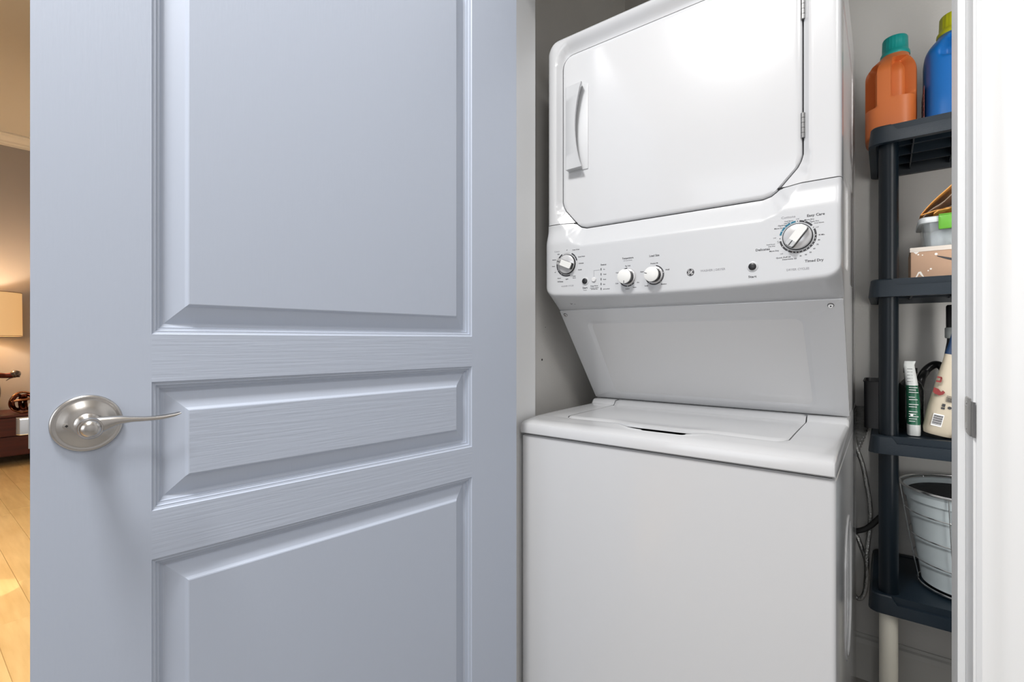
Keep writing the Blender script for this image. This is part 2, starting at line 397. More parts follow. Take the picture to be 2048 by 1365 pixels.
obj('latch_bolt', loft([[(DW+.001, n, z) for n, z in rr(-.024, -.010, .936, .9575, .003)], [(DW+.009, n, z) for n, z in rr(-.024, -.010, .936, .9575, .003)], [(DW+.0125, n, z) for n, z in rr(-.024, -.018, .936, .9575, .002)]]), M_CHROME, lp, smooth=40)
for hz in (0.25, 1.10, 1.80):
    hg = obj('hinge', lathe((-.004, -DT-.002, hz), [(.005, -.045), (.005, .045)], 14, 'z'), M_STEEL, door, smooth=40)
# opposite-side knob rosette keeps the door honest from the far side
ob = lathe((HU, -DT, HZ), [(.0372, 0), (.0372, -.0025), (.034, -.0046), (.024, -.0085), (.0125, -.0112), (.0118, -.034), (.0133, -.040), (.0133, -.052), (.009, -.056)], 40, 'y')
tube([(HU, -DT-.046, HZ), (HU-.03, -DT-.047, HZ+.005), (HU-.06, -DT-.048, HZ+.004), (HU-.094, -DT-.047, HZ+.008)], [.008, .006, .005, .003], 10, 5, ob)
obj('far_side_handle', ob, M_NICKEL, door, smooth=50)

# ---------------------------------------------------------------- stacked washer and dryer
XL, XR, XC = -0.754, -0.067, -0.4105
mach = thing('stacked_washer_dryer', (XC, 1.40, 0), 'white one-piece stacked washer and dryer standing inside the closet opening', 'washer dryer')
body = loft([zring(rr(XL, XR, 1.020, 1.78, .008, 4), z) for z in (.03, .806)]+[zring(rr(XL+.003, XR-.003, 1.024, 1.777, .008, 4), .8095)])
side_rec = loft([[(x, y, z) for y, z in rr(1.27, 1.475, .33, .635, .10, 8)] for x in (XR-.006, XR+.01)])
body = cut(body, [side_rec])
obj('washer_cabinet', body, M_WHITE, mach, smooth=40)
rim = cut(loft([[(x, y, z) for y, z in rr(1.262, 1.483, .322, .643, .105, 8)] for x in (XR-.002, XR+.0025)]),
          [loft([[(x, y, z) for y, z in rr(1.272, 1.473, .332, .633, .10, 8)] for x in (XR-.02, XR+.02)])])
obj('side_recess_rim', rim, M_WHITE, mach, smooth=40)
for dx in (XL+.05, XR-.05):
    for dy in (1.07, 1.72):
        obj('leveling_foot', lathe((dx, dy, 0), [(.022, 0), (.022, .012), (.012, .016), (.012, .035)], 18), M_BLACK, mach)
# dark seam under the top panel
obj('top_seam', bx(XL+.006, XR-.006, 1.026, 1.77, .8085, .813), M_GAP, mach)
# washer top (cap): profile swept across X with drawn-in ends
cp = [(1.018, .8125), (1.0125, .816), (1.0115, .832), (1.0150, .8395), (1.0245, .8445), (1.05, .8475), (1.09, .8505), (1.20, .8515), (1.395, .8515), (1.402, .8530), (1.410, .8640), (1.416, .8662), (1.50, .8665), (1.775, .8665), (1.778, .8125)]
def cap_ring(x, e):
    out = []
    for y, z in cp:
        yy = min(max(y, 1.0115+e), 1.778-e); zz = z-e if z > .82 else z
        out.append((x, yy, max(zz, .8125)))
    return out
cap = loft([cap_ring(XL, .006), cap_ring(XL+.0018, .0025), cap_ring(XL+.006, 0), cap_ring(XR-.006, 0), cap_ring(XR-.0018, .0025), cap_ring(XR, .006)])
LX0, LX1 = -.672, -.1555
def lid_front(x, o=0.0):
    s = (x-XC)
    y = 1.104-.040*math.exp(-(s/.10)**4)+.006*math.cos(s*9)
    r = .03
    for c, sg in ((LX0-o, 1), (LX1+o, -1)):
        d = (x-c)*sg
        if d < r: y += r-math.sqrt(max(0, r*r-(r-d)**2))
    return y-o
def lid_outline(o, n=40, yb=1.425):
    P = [(LX0-o+(LX1-LX0+2*o)*k/n, 0) for k in range(n+1)]
    P = [(x, lid_front(x, o)) for x, _ in P]
    return P+[(LX1+o, yb), (LX0-o, yb)]
pocket = loft([zring(lid_outline(.0028, 48, 1.44), z) for z in (.842, .90)])
slot = loft([zring(rr(XC-.036, XC+.066, 1.0605, 1.10, .010), z) for z in (.838, .90)])
capb = cut(cap, [pocket, slot])
obj('washer_top', capb, M_WHITE, mach, smooth=35)
obj('lid_gap_shade', bx(LX0-.002, LX1+.002, 1.045, 1.438, .8405, .8425), M_GAP, mach)  # black plate paints the shade under the lid edge and finger slot
# lid
lb = bmesh.new(); nu, nv = 64, 26; G = []
def lid_z(x, y, yf):
    s = x-XC; bz = .0075*math.exp(-(s/.105)**4)*max(0, 1-(y-yf)/.075)**1.6
    z = .8525+bz+.002*math.sin(PI*(y-1.06)/.36)
    if y > 1.395: t = min(1, (y-1.395)/.017); z += .0140*t*t*(3-2*t)
    return z
for i in range(nu+1):
    x = LX0+(LX1-LX0)*i/nu; row = []; yf = lid_front(x)
    for j in range(nv+1):
        t = (j/nv)**1.0; y = yf+(1.432-yf)*t
        e = min(x-LX0, LX1-x, y-yf)
        dz = 0 if e > .004 else (.004-math.sqrt(max(0, .004**2-(.004-e)**2)))*.8
        row.append((x, y, lid_z(x, y, yf)-dz))
    G.append(row)
T = [[lb.verts.new(p) for p in r] for r in G]; Bm = [[lb.verts.new((p[0], p[1], p[2]-.006)) for p in r] for r in G]
for i in range(nu):
    for j in range(nv):
        lb.faces.new((T[i][j], T[i+1][j], T[i+1][j+1], T[i][j+1])); lb.faces.new((Bm[i][j], Bm[i][j+1], Bm[i+1][j+1], Bm[i+1][j]))
for i in range(nu):
    lb.faces.new((T[i][0], Bm[i][0], Bm[i+1][0], T[i+1][0])); lb.faces.new((T[i][nv], T[i+1][nv], Bm[i+1][nv], Bm[i][nv]))
for j in range(nv):
    lb.faces.new((T[0][j], T[0][j+1], Bm[0][j+1], Bm[0][j])); lb.faces.new((T[nu][j], Bm[nu][j], Bm[nu][j+1], T[nu][j+1]))
obj('washer_lid', lb, M_WHITE, mach, smooth=50)

# slanted access panel between washer and dryer
PA, PB = Vector((0, 1.207, 1.1405)), Vector((0, 1.432, .8685))   # top and bottom edge
dirp = (PB-PA); LP = dirp.length; dirp.normalize(); nrp = Vector((0, dirp.z, -dirp.y)).normalized()
if nrp.y > 0: nrp = -nrp
def pp(x, s, n): p = PA+dirp*s+nrp*n; return (x, p.y, p.z)
def pring(P, n): return [pp(x, s, n) for x, s in P]
ob_ = rr(XL, XR, 0, LP, .003, 5)
rings = [pring(ob_, -.012), pring(ob_, -.0012), pring(rr(XL+.0015, XR-.0015, .0015, LP-.0015, .003, 5), 0),
         pring(rr(-.682, -.132, .040, .330, .022, 5), 0), pring(rr(-.680, -.134, .042, .328, .021, 5), -.0006),
         pring(rr(-.664, -.150, .058, .312, .016, 5), -.0060), pring(rr(-.661, -.153, .061, .309, .014, 5), -.0066)]
pan = obj('access_panel', loft(rings), M_WHITE, mach, smooth=30)
for sx, ss in ((-.7395, .0150), (-.0895, .0158)):
    sb = bmesh.new()
    for r, h0, h1, mi in ((.0062, 0, .0010, 1), (.0052, .001, .0030, 0), (.0018, .0025, .0034, 1)):
        for a, rad in ((h0, r), (h1, r*.82)): pass
        r0 = [pp(sx+r*math.cos(2*PI*k/18), ss+r*math.sin(2*PI*k/18), h0) for k in range(18)]
        r1 = [pp(sx+r*.85*math.cos(2*PI*k/18), ss+r*.85*math.sin(2*PI*k/18), h1) for k in range(18)]
        loft([r0, r1], sb, mi=mi)
    obj('screw', sb, [M_CHROME, M_BLACK], pan, smooth=40)

# dryer cabinet
cabP = [(1.186, 1.890), (1.186, 1.17), (1.214, 1.139), (1.436, .8675), (1.776, .8675), (1.776, 1.890)]
cabb = prism_x(cabP, XL+.0025, XR-.0025)
recs = [loft([[(x, y, z) for y, z in pr] for x in (XR-.006, XR+.01)]) for pr in (rr(1.25, 1.66, 1.52, 1.80, .03), rr(1.27, 1.42, 1.22, 1.42, .03), rr(1.47, 1.66, 1.20, 1.46, .03))]
cabb = cut(cabb, recs)
obj('dryer_cabinet', cabb, M_SIDE, mach, bevel=.003)
obj('gap_shade_plate', bx(XL+.02, XR-.02, 1.1795, 1.186, 1.30, 1.86), M_GAP, mach)  # black backing plate, stands in for shade in the dryer door gap

# door outline (x, z) with chamfered lower corners
DC = -.420*1.0087
DK = Matrix.Translation(Vector((0, 0, 1.055))) @ Matrix.Scale(1.0087, 4) @ Matrix.Translation(Vector((0, 0, -1.055)))
def setback(bm): bmesh.ops.transform(bm, matrix=DK, verts=bm.verts); return bm
DZ = lambda z: 1.055+(z-1.055)*1.0087
def door_poly(o=0.0, n=5):
    hw = .2890+o; ztop = 1.8448+o; P = []
    r = .032+o
    for k in range(n+1):
        a = math.radians(90*k/n); P.append((hw-r+r*math.cos(a), ztop-r+r*math.sin(a)))
    half = P[:]
    left = [(-x, z) for x, z in half[::-1]]
    low = [(-hw, DZ(1.437)), (-hw+.0035, DZ(1.424)), (-hw+.010, DZ(1.4115)), (-.242-o*.5, DZ(1.370)-o*.6), (-.231-o*.3, DZ(1.3625)-o*.9), (-.215, DZ(1.3582)-o)]
    right = [(-x, z) for x, z in low[::-1]]
    return [(DC+x, z) for x, z in half+left+low+right]
POLY = door_poly(0)
def sdf(x, z, P=POLY):
    best = 1e9; bxn = (0, 0); inside = False; n = len(P)
    for i in range(n):
        ax, az = P[i]; cx, cz = P[(i+1) % n]; ex, ez = cx-ax, cz-az; L2 = ex*ex+ez*ez
        t = max(0, min(1, ((x-ax)*ex+(z-az)*ez)/L2)); dx, dz = x-(ax+ex*t), z-(az+ez*t); d = dx*dx+dz*dz
        if d < best: best = d; bxn = (dx, dz)
        if (az > z) != (cz > z) and x < (cx-ax)*(z-az)/(cz-az)+ax: inside = not inside
    d = math.sqrt(best); return (-d if inside else d), bxn
def ss(t): t = max(0, min(1, t)); return t*t*(3-2*t)
def front_y(x, z):
    base = 1.135+.010*ss((z-1.318)/.05)
    d, (gx, gz) = sdf(x, z)
    if d <= 0: return 1.164
    L = math.hypot(gx, gz) or 1; gx /= L; gz /= L
    w = .016*gx*gx+(.054 if gz < 0 else .040)*gz*gz
    t = min(1, d/w)
    prof = t if gz < 0 else ss(t)
    if gz < 0: prof = min(1, t*1.02)
    return 1.164+(base-1.164)*prof
def face_grid(zrows, xl_fn, name_back=1.186, nx=150, under=None):
    bm = bmesh.new(); rows = []
    us_ = []
    for i in range(nx+1):
        t = i/nx; us_.append(t)
    edge = [0, .0012, .003, .006, .010, .016]; us_ = [e for e in edge]+[.016+(1-.032)*k/nx for k in range(1, nx)]+[1-e for e in edge[::-1]]
    for z in zrows:
        x0, x1 = xl_fn(z); r = []
        for u in us_:
            x = x0+(x1-x0)*u; e = min(x-x0, x1-x)
            rd = .010; dy = rd-math.sqrt(max(0, rd*rd-(rd-e)**2)) if e < rd else 0
            r.append([x, front_y(x, z)+dy, z])
        rows.append(r)
    return bm, rows
def xl_dryer(z, ztop=1.893, r=.038):
    d = z-(ztop-r); e = r-math.sqrt(max(0, r*r-d*d)) if d > 0 else 0
    return XL-.001+e, XR+.001-e
# frame
zr = [1.3785+k*(1.893-1.3785-.012)/80 for k in range(81)]+[1.884, 1.887, 1.890, 1.892, 1.893]
bm, rows = face_grid(zr, xl_dryer)
for r in rows:
    z = r[0][2]; e = 1.893-z
    if e < .010:
        add = .010-math.sqrt(max(0, 1e-4-(.010-e)**2))
        for p in r: p[1] += add*.8
rows = [[tuple(p) for p in r] for r in rows]
back = [[(r[0][0], 1.188, r[0][2])]+[(p[0], 1.188, p[2]) for p in r[1:-1]]+[(r[-1][0], 1.188, r[-1][2])] for r in rows]
def solid(rows, back):
    bm = bmesh.new(); A = [[bm.verts.new(p) for p in r] for r in rows]; B = [[bm.verts.new(p) for p in r] for r in back]
    n, m = len(A), len(A[0])
    for i in range(n-1):
        for j in range(m-1):
            bm.faces.new((A[i][j], A[i][j+1], A[i+1][j+1], A[i+1][j])); bm.faces.new((B[i][j], B[i+1][j], B[i+1][j+1], B[i][j+1]))
        bm.faces.new((A[i][0], A[i+1][0], B[i+1][0], B[i][0])); bm.faces.new((A[i][-1], B[i][-1], B[i+1][-1], A[i+1][-1]))
    for j in range(m-1):
        bm.faces.new((A[0][j], B[0][j], B[0][j+1], A[0][j+1])); bm.faces.new((A[-1][j], A[-1][j+1], B[-1][j+1], B[-1][j]))
    return bm
hole = prism_y(door_poly(.0026), 1.05, 1.30)
obj('dryer_front_frame', cut(solid(rows, back), [hole]), M_WHITE, mach, smooth=35)
# console: face + underside
def crease(x):
    e = min(x-XL, XR-x); z = 1.169+.0125*((x-XC)/.34)**2
    r = .028
    if e < r: z += (r-math.sqrt(max(0, r*r-(r-e)**2)))*.8
    return z
nface = 46; NX = 150
edge = [0, .0012, .003, .006, .010, .016, .022]; US = edge+[.022+(1-.044)*k/NX for k in range(1, NX)]+[1-e for e in edge[::-1]]
rows = []
def col(u): return XL-.001+(XR-XL+.002)*u
def edy(x, rd=.008):
    e = min(x-XL+.001, XR+.001-x); return rd-math.sqrt(max(0, rd*rd-(rd-e)**2)) if e < rd else 0
for k in range(5):      # underside rows, bottom to crease
    t = [0, .35, .7, .92, .98][k]; r = []
    for u in US:
        x = col(u); zc = crease(x); y0, z0 = 1.207, 1.1440
        y = y0+(1.139-y0)*t; z = z0+((zc-.003)-z0)*t
        r.append((x, y+edy(x)*.3, z))
    rows.append(r)
for k in range(nface+1):
    t = k/nface; r = []
    for u in US:
        x = col(u); zc = crease(x); z = zc+(1.3765-zc)*(t**1.0)
        y = front_y(x, z)+edy(x)
        if k == 0: y += .0015
        r.append((x, y, z))
    rows.append(r)
back = [[(p[0], 1.2135, p[2]) for p in r] for r in rows]
con = obj('control_console', cut(solid(rows, back), [prism_y(door_poly(.0026), 1.05, 1.30)]), M_PLAST, mach, smooth=32)
obj('console_seam', bx(XL+.004, XR-.004, 1.160, 1.185, 1.3760, 1.3790), M_GAP, mach)
obj('panel_seam', bx(XL+.004, XR-.004, 1.2115, 1.235, 1.1398, 1.1438), M_GAP, mach)

# dryer door slab
dd = loft([yring(door_poly(-.004), 1.1785), yring(door_poly(-.0008), 1.178), yring(door_poly(0), 1.176), yring(door_poly(0), 1.1640), yring(door_poly(-.0010), 1.1612), yring(door_poly(-.0035), 1.1592), yring(door_poly(-.012), 1.1584)])
drd = obj('dryer_door', dd, M_WHITE, mach, smooth=35)
# recessed pull: base plate with bowl and curved wedge grip
hbm = loft([yring(rr(-.6865, -.6265, 1.514, 1.7425, .003), 1.150), yring(rr(-.6865, -.6265, 1.514, 1.7425, .003), 1.1468), yring(rr(-.6855, -.6275, 1.515, 1.7415, .003), 1.1462)])
pull = obj('door_pull', setback(hbm), M_PLAST, drd, smooth=40)
n = 16; A = []; 
for k in range(n+1):
    t = k/n; z = 1.5165+(1.7405-1.5165)*t; xe = -.6345-.0200*math.sin(PI*t)**.8; 
    yo = 1.1240
    A.append([(-.6855, 1.1470, z), (-.6855, 1.1295, z), (-.6835, 1.1272, z), (xe-.003, yo+.0008, z), (xe-.0005, yo, z), (xe, yo+.002, z), (xe-.001, yo+.005, z), (xe-.010, 1.1470, z)])
obj('pull_grip', setback(loft(A)), M_PLAST, drd, smooth=45)
for zc in (1.4955, 1.7390):
    kn = bmesh.new()
    for q in range(5):
        z0 = zc-.0255+q*.0103
        lathe((-.1322, 1.1490, z0), [(.0036, 0), (.0041, .0004), (.0041, .0096), (.0036, .0100)], 14, 'z', kn)
    obj('hinge', setback(kn), mat('hinge_steel', (.30, .30, .30), .35, .9), drd, smooth=50)

# knobs on the console (each one mesh: white cap, dark flank, skirt)
YC = 1.1350
M_SKIRT = mat('knob_skirt_grey', (0.62, 0.62, 0.63), 0.22, 0.3)
M_KNOB = mat('knob_white', (0.74, 0.74, 0.72), 0.3)
M_FLANK = mat('knob_dark_reflection', (0.05, 0.05, 0.05), 0.15, 0.8)  # chrome flank with its dark reflection put into the base colour
def big_knob(x, z, ang, name='cycle_knob'):
    b = lathe((x, YC, z), [(.0272, .002), (.0272, -.0030), (.0262, -.0042)], 48, 'y', None, 1)
    lathe((x, YC, z), [(.0255, -.0042), (.0250, -.0056), (.0230, -.0070), (.004, -.0080)], 48, 'y', b, 3)
    a = math.radians(ang); c, s = math.cos(a), math.sin(a)      # ang = direction of pointer, ccw from +X seen from the front
    def gr(hw, l0, l1, y, r=.004):
        P = rr(-l0, l1, -hw, hw, r, 4); return [(x+p*c-q*s, y, z+p*s+q*c) for p, q in P]
    loft([gr(.0092, .0240, .0240, YC-.006), gr(.0082, .0232, .0236, YC-.0165)], b, mi=1)
    loft([gr(.0082, .0232, .0236, YC-.0165), gr(.0076, .0226, .0232, YC-.0178)], b, mi=0)
    P = [(.0115, -.0074), (.0228, -.0074), (.0228, .0074), (.0115, .0074)]
    loft([[(x+p*c-q*s, YC-.0176, z+p*s+q*c) for p, q in P], [(x+p*c-q*s, YC-.0181, z+p*s+q*c) for p, q in P]], b, mi=4)
    P = [(.0115, -.0009), (.0228, -.0009), (.0228, .0009), (.0115, .0009)]
    loft([[(x+p*c-q*s, YC-.0180, z+p*s+q*c) for p, q in P], [(x+p*c-q*s, YC-.0185, z+p*s+q*c) for p, q in P]], b, mi=2)
    return obj(name, b, [M_KNOB, M_FLANK, M_INK, M_SKIRT, mat('knob_pointer_grey', (.42, .42, .42), .3, .3)], con, smooth=40)
big_knob(-.1400, 1.2660, 233)
big_knob(-.6850, 1.2620, 157)
def small_knob(x, z, ang):
    b = lathe((x, YC, z), [(.0205, .002), (.0205, -.0035), (.0195, -.0042)], 40, 'y', None, 3)
    lathe((x, YC, z), [(.0180, -.0040), (.0178, -.0200)], 40, 'y', b, 1)
    lathe((x, YC, z), [(.0178, -.0200), (.0176, -.0218), (.0164, -.0226)], 40, 'y', b, 0)
    a = math.radians(ang); c, s = math.cos(a), math.sin(a)
    P = [(.0105, -.0007), (.0170, -.0007), (.0170, .0007), (.0105, .0007)]
    loft([[(x+p*c-q*s, YC-.0224, z+p*s+q*c) for p, q in P], [(x+p*c-q*s, YC-.0230, z+p*s+q*c) for p, q in P]], b, mi=2)
    return obj('selector_knob', b, [M_KNOB, M_FLANK, M_INK, M_SKIRT], con, smooth=40)
small_knob(-.5090, 1.2130, 270)
small_knob(-.4400, 1.2127, 165)
for x, z in ((-.2237, 1.2128), (-.6290, 1.2120)):
    b = lathe((x, YC, z), [(.0108, .001), (.0108, -.0010), (.0090, -.0018)], 28, 'y', None, 1)
    lathe((x, YC, z), [(.0076, -.0016), (.0076, -.0034), (.0066, -.0042)], 28, 'y', b, 0)
    obj('start_button', b, [M_BLACK, M_PLAST], con, smooth=40)
b = lathe((-.6029, YC, 1.2141), [(.0062, .001), (.0062, -.0024), (.0050, -.0034)], 24, 'y'); obj('deep_rinse_button', b, mat('button_grey', (.66, .66, .66), .35), con, smooth=40)
for z in (1.2393, 1.2264, 1.2136, 1.2011, 1.1885):
    obj('status_light', bx(-.5831, -.5813, YC-.0008, YC+.0005, z-.0028, z+.0028), M_INK, con)
# dial prints and lettering
YT = YC-.0001
b = bmesh.new(); cx, cz = -.1400, 1.2660; r0, r1 = .0298, .0333
for a0, a1, mi in ((96, 168, 1), (190, 234, 0), (239, 361, 0), (361, 383, 0), (38, 84, 0)):
    arc_y(cx, cz, r0, r1, a0, a1, YT, b, mi)
for a in (90, 180, 236.5, 29): arc_y(cx, cz, .0308, .0325, a-1.3, a+1.3, YT, b, 0)
for a in (113, 135, 152, 213, 254, 265, 275, 287, 300, 312, 324, 336, 348, 0, 66): arc_y(cx, cz, .0309, .0323, a-1.3, a+1.3, YT-.0003, b, 2)
for a, mi in ((113, 1), (118, 1), (188, 0), (193, 0), (47, 0), (52, 0)): arc_y(cx, cz, .0345, .0372, a-.5, a+.5, YT, b, mi)
obj('dryer_dial_scale', b, [M_INK, M_BLUEINK, M_WINK], con)
T2 = [('Easy Care', -.1083, 1.3062, .0050, 0, .0300), ('Cottons', -.1567, 1.3085, .0044, 1, .0255), ('Cool Down', -.1556, 1.3004, .0020, 0, .0160), ('Less Dry', -.1577, 1.2965, .0020, 0, .0130),
 ('Optimum', -.1665, 1.2930, .0027, 0, .0175), ('More Dry', -.1734, 1.2878, .0027, 0, .0175), ('Off', -.1400, 1.3022, .0024, 1, .0055), ('More Dry', -.1195, 1.2982, .0026, 0, .0170),
 ('Less Dry', -.1098, 1.2935, .0020, 0, .0135), ('Cool Down', -.1030, 1.2895, .0020, 0, .0165), ('Off', -.1061, 1.2810, .0024, 1, .0055), ('90 Min.', -.0985, 1.2650, .0026, 0, .0105),
 ('80', -.1029, 1.2551, .0026, 0), ('70', -.1055, 1.2462, .0026, 0), ('60', -.1110, 1.2387, .0026, 0), ('50', -.1175, 1.2319, .0026, 0), ('40', -.1255, 1.2281, .0026, 0), ('30', -.1346, 1.2264, .0026, 0),
 ('Dewrinkle 20', -.1545, 1.2221, .0026, 0, .0255), ('Quick Fluff 20', -.1655, 1.2265, .0026, 0, .0265), ('Off', -.1690, 1.2341, .0024, 1, .0055), ('More Dry', -.1825, 1.2418, .0028, 0, .0175),
 ('Less Dry', -.1870, 1.2520, .0020, 0, .0130), ('Cool Down', -.1890, 1.2560, .0020, 0, .0160), ('Off', -.1815, 1.2685, .0024, 1, .0055), ('Delicates', -.2040, 1.2473, .0048, 0, .0270),
 ('Timed Dry', -.1113, 1.2150, .0050, 0, .0320), ('DRYER CYCLES', -.1396, 1.2000, .0042, 1, .0400)]
obj('dryer_dial_lettering', text_bm(T2, YT), [M_INK, M_GREYINK], con, kind='stuff')
b = bmesh.new(); cx, cz = -.6850, 1.2620
for a0, a1, mi in ((62, 38, 0), (36, 14, 0), (12, -52, 1), (288, 236, 0), (234, 208, 0), (206, 172, 0), (150, 118, 0), (112, 74, 1)):
    arc_y(cx, cz, .0298, .0333, min(a0, a1), max(a0, a1), YT, b, mi)
obj('washer_dial_scale', b, [M_INK, mat('light_grey_print', (.5, .5, .51), .6)], con)
T1 = [('Colors', -.7170, 1.3004, .0040, 1, .0160), ('off', -.6852, 1.3009, .0022, 0), ('Drain & Spin', -.6570, 1.2990, .0026, 0, .0210), ('Speed Wash', -.6400, 1.2787, .0028, 0, .0205), ('Delicates', -.6410, 1.2609, .0028, 0, .0150),
 ('Casuals', -.6450, 1.2440, .0028, 0, .0120), ('Bulky', -.6620, 1.2280, .0026, 0, .0090), ('Items', -.6620, 1.2235, .0026, 0, .0095), ('Light', -.6852, 1.2220, .0028, 0, .0095), ('Heavy', -.7095, 1.2260, .0028, 0, .0115),
 ('Medium', -.7255, 1.2781, .0026, 0, .0125), ('Heavy', -.7280, 1.2605, .0026, 0, .0095), ('Light', -.7120, 1.2926, .0026, 0, .0080), ('off', -.7230, 1.2431, .0026, 0), ('Whites', -.7065, 1.2165, .0040, 0, .0185),
 ('WASHER CYCLES', -.6838, 1.2030, .0036, 1, .0390), ('Start', -.6294, 1.1945, .0050, 0, .0145), ('Pause', -.6294, 1.1883, .0026, 1, .0100), ('Deep Rinse', -.6020, 1.1977, .0030, 0, .0215),
 ('Add fabric softener', -.6020, 1.1925, .0020, 0, .0250), ('when light blinks', -.6020, 1.1889, .0020, 0, .0200), ('Status', -.5756, 1.2510, .0040, 0, .0160), ('On', -.5737, 1.2386, .0026, 0),
 ('Wash', -.5719, 1.2256, .0026, 0), ('Rinse', -.5721, 1.2127, .0026, 0), ('Spin', -.5734, 1.2001, .0026, 0), ('Lid Locked', -.5675, 1.1876, .0026, 0, .0185)]
obj('washer_dial_lettering', text_bm(T1, YT), [M_INK, M_GREYINK], con, kind='stuff')
b = bx(-.6033, -.6025, YT-.0003, YT, 1.2205, 1.2340); bx(-.6033, -.5860, YT-.0003, YT, 1.2375, 1.2383, b); bx(-.6033, -.6025, YT-.0003, YT, 1.2340, 1.2383, b)
obj('status_leader_line', b, M_GREYINK, con)
b = bmesh.new()
for a0, a1, mi in ((318, 205, 0), (92, 130, 0), (-38, 90, 1)): arc_y(-.5090, 1.2130, .0212, .0238, min(a0, a1), max(a0, a1), YT, b, mi)
for a in (-60, -90, 215): arc_y(-.5090, 1.2130, .0218, .0230, a-2, a+2, YT-.0003, b, 2)
for a0, a1, mi in ((-168, 80, 0), (85, 185, 1)): arc_y(-.4400, 1.2127, .0212, .0238, a0, a1, YT, b, mi)
for a in (12, -48, -125): arc_y(-.4400, 1.2127, .0218, .0230, a-2, a+2, YT-.0003, b, 2)
obj('selector_scale', b, [M_INK, mat('light_grey_print', (.5, .5, .51), .6), M_WINK], con)
T3 = [('Temperature', -.5086, 1.2610, .0044, 0, .0300), ('All Cold Rinses', -.5086, 1.2550, .0026, 1, .0235), ('Tap Cold', -.5089, 1.2413, .0030, 0, .0140), ('Cool', -.5370, 1.2266, .0028, 0, .0075), ('Cold', -.5380, 1.1993, .0028, 0, .0075),
 ('Colors', -.5091, 1.1838, .0028, 0, .0110), ('Warm', -.4906, 1.1865, .0028, 0, .0090), ('Hot', -.4815, 1.1981, .0028, 0, .0060), ('Load Size', -.4401, 1.2600, .0048, 0, .0245), ('Precise Fill', -.4404, 1.2411, .0030, 0, .0180),
 ('Small', -.4080, 1.2233, .0030, 0, .0090), ('Medium', -.4168, 1.1895, .0030, 0, .0130), ('Large', -.4600, 1.1885, .0030, 0, .0090), ('Super', -.4711, 1.2235, .0030, 0, .0090)]
obj('selector_lettering', text_bm(T3, YT), [M_INK, M_GREYINK], con, kind='stuff')
obj('brand_lettering', text_bm([('WASHER | DRYER', -.3054, 1.2131, .0046, 0, .0540), ('Start', -.2239, 1.1915, .0046, 1, .0160)], YT), [M_GREYINK, M_INK], con, kind='stuff')
# round monogram badge
b = lathe((-.3543, YT, 1.2119), [(.0082, .0004), (.0082, -.0008)], 36, 'y', None, 0)
for a0, a1 in ((20, 70), (110, 160), (200, 250), (290, 340)): arc_y(-.3543, 1.2119, .0060, .0068, a0, a1, YT-.0008, b, 1)
text_bm([('GE', -.3543, 1.2119, .0062, 1, .0094)], YT-.0011, b)
obj('round_badge', b, [M_INK, M_WINK], con)
# small warning pictogram on the underside lip (two brackets and a flame)
b = bmesh.new()
def up(x, t): return (x, 1.207+(1.139-1.207)*t-.0009, 1.144+.034*t-.0006)
def upoly(P, mi=0):
    loft([[up(x, t) for x, t in P], [(up(x, t)[0], up(x, t)[1]-.0004, up(x, t)[2]-.0003) for x, t in P]], b, mi=mi)
for x0 in (-.6985, -.6755): upoly([(x0, .35), (x0+.0010, .35), (x0+.0010, .60), (x0, .60)])
upoly([(-.6985, .57), (-.6935, .57), (-.6935, .60), (-.6985, .60)]); upoly([(-.6955, .40), (-.6925, .40), (-.6925, .52), (-.6955, .52)])
upoly([(-.6895, .44), (-.6870, .36), (-.6830, .38), (-.6805, .48), (-.6840, .62), (-.6850, .52), (-.6880, .54)])
upoly([(-.6775, .40), (-.6750, .43), (-.6750, .47), (-.6775, .44)])
obj('warning_pictogram', b, M_INK, con)

# ---------------------------------------------------------------- shelving unit
SX0, SX1, SY0, SY1 = -.028, .580, 1.530, 1.862
unit = thing('shelving_unit', ((SX0+SX1)/2, (SY0+SY1)/2, 0), 'dark navy plastic shelving unit beside the washer and dryer', 'shelf')
for z in (1.595, 1.209, .815, .415):
    o = .0045; tk = .045
    def R(d, zz, r=.020): return zring(rr(SX0-d, SX1+d, SY0-d, SY1+d, r+d, 5), zz)
    solidb = loft([R(o, z-tk), R(o, z-tk+.003), R(.0, z-.003), R(-.003, z)])
    inner = loft([R(-.010, z-tk-.01), R(-.014, z-.012)])
    notch = prism_y([(SX0+.040, z+.002), (SX0+.053, z-.0175), (SX1-.053, z-.0175), (SX1-.040, z+.002)], SY0-.03, SY0+.0065)
    groove = loft([zring(rr(SX0+.030, SX1-.030, SY0+.022, SY1-.022, .012), z-.002), zring(rr(SX0+.030, SX1-.030, SY0+.022, SY1-.022, .012), z+.01)])
    b = cut(solidb, [inner, notch, groove])
    for k in range(1, 4):
        y = SY0+.083*k; bx(SX0+.016, SX1-.016, y-.0015, y+.0015, z-.034, z-.0118, b)
    for k in range(1, 7):
        x = SX0+.087*k; bx(x-.0015, x+.0015, SY0+.016, SY1-.016, z-.034, z-.0118, b)
    obj('shelf', b, M_NAVY, unit, smooth=30)
PX, PY = (.0085, .5435), (1.5625, 1.8295)
for x in PX:
    for y in PY:
        for z0, z1 in ((1.209, 1.552), (.815, 1.166), (.415, .772)):
            obj('post', lathe((x, y, z0-.001), [(.0205, 0), (.0205, z1-z0)], 28), M_NAVYP, unit, smooth=40)
        obj('post', lathe((x, y, .0), [(.0195, 0), (.0195, .372)], 28), M_CREAM, unit, smooth=40, label='cream coloured lowest leg section')

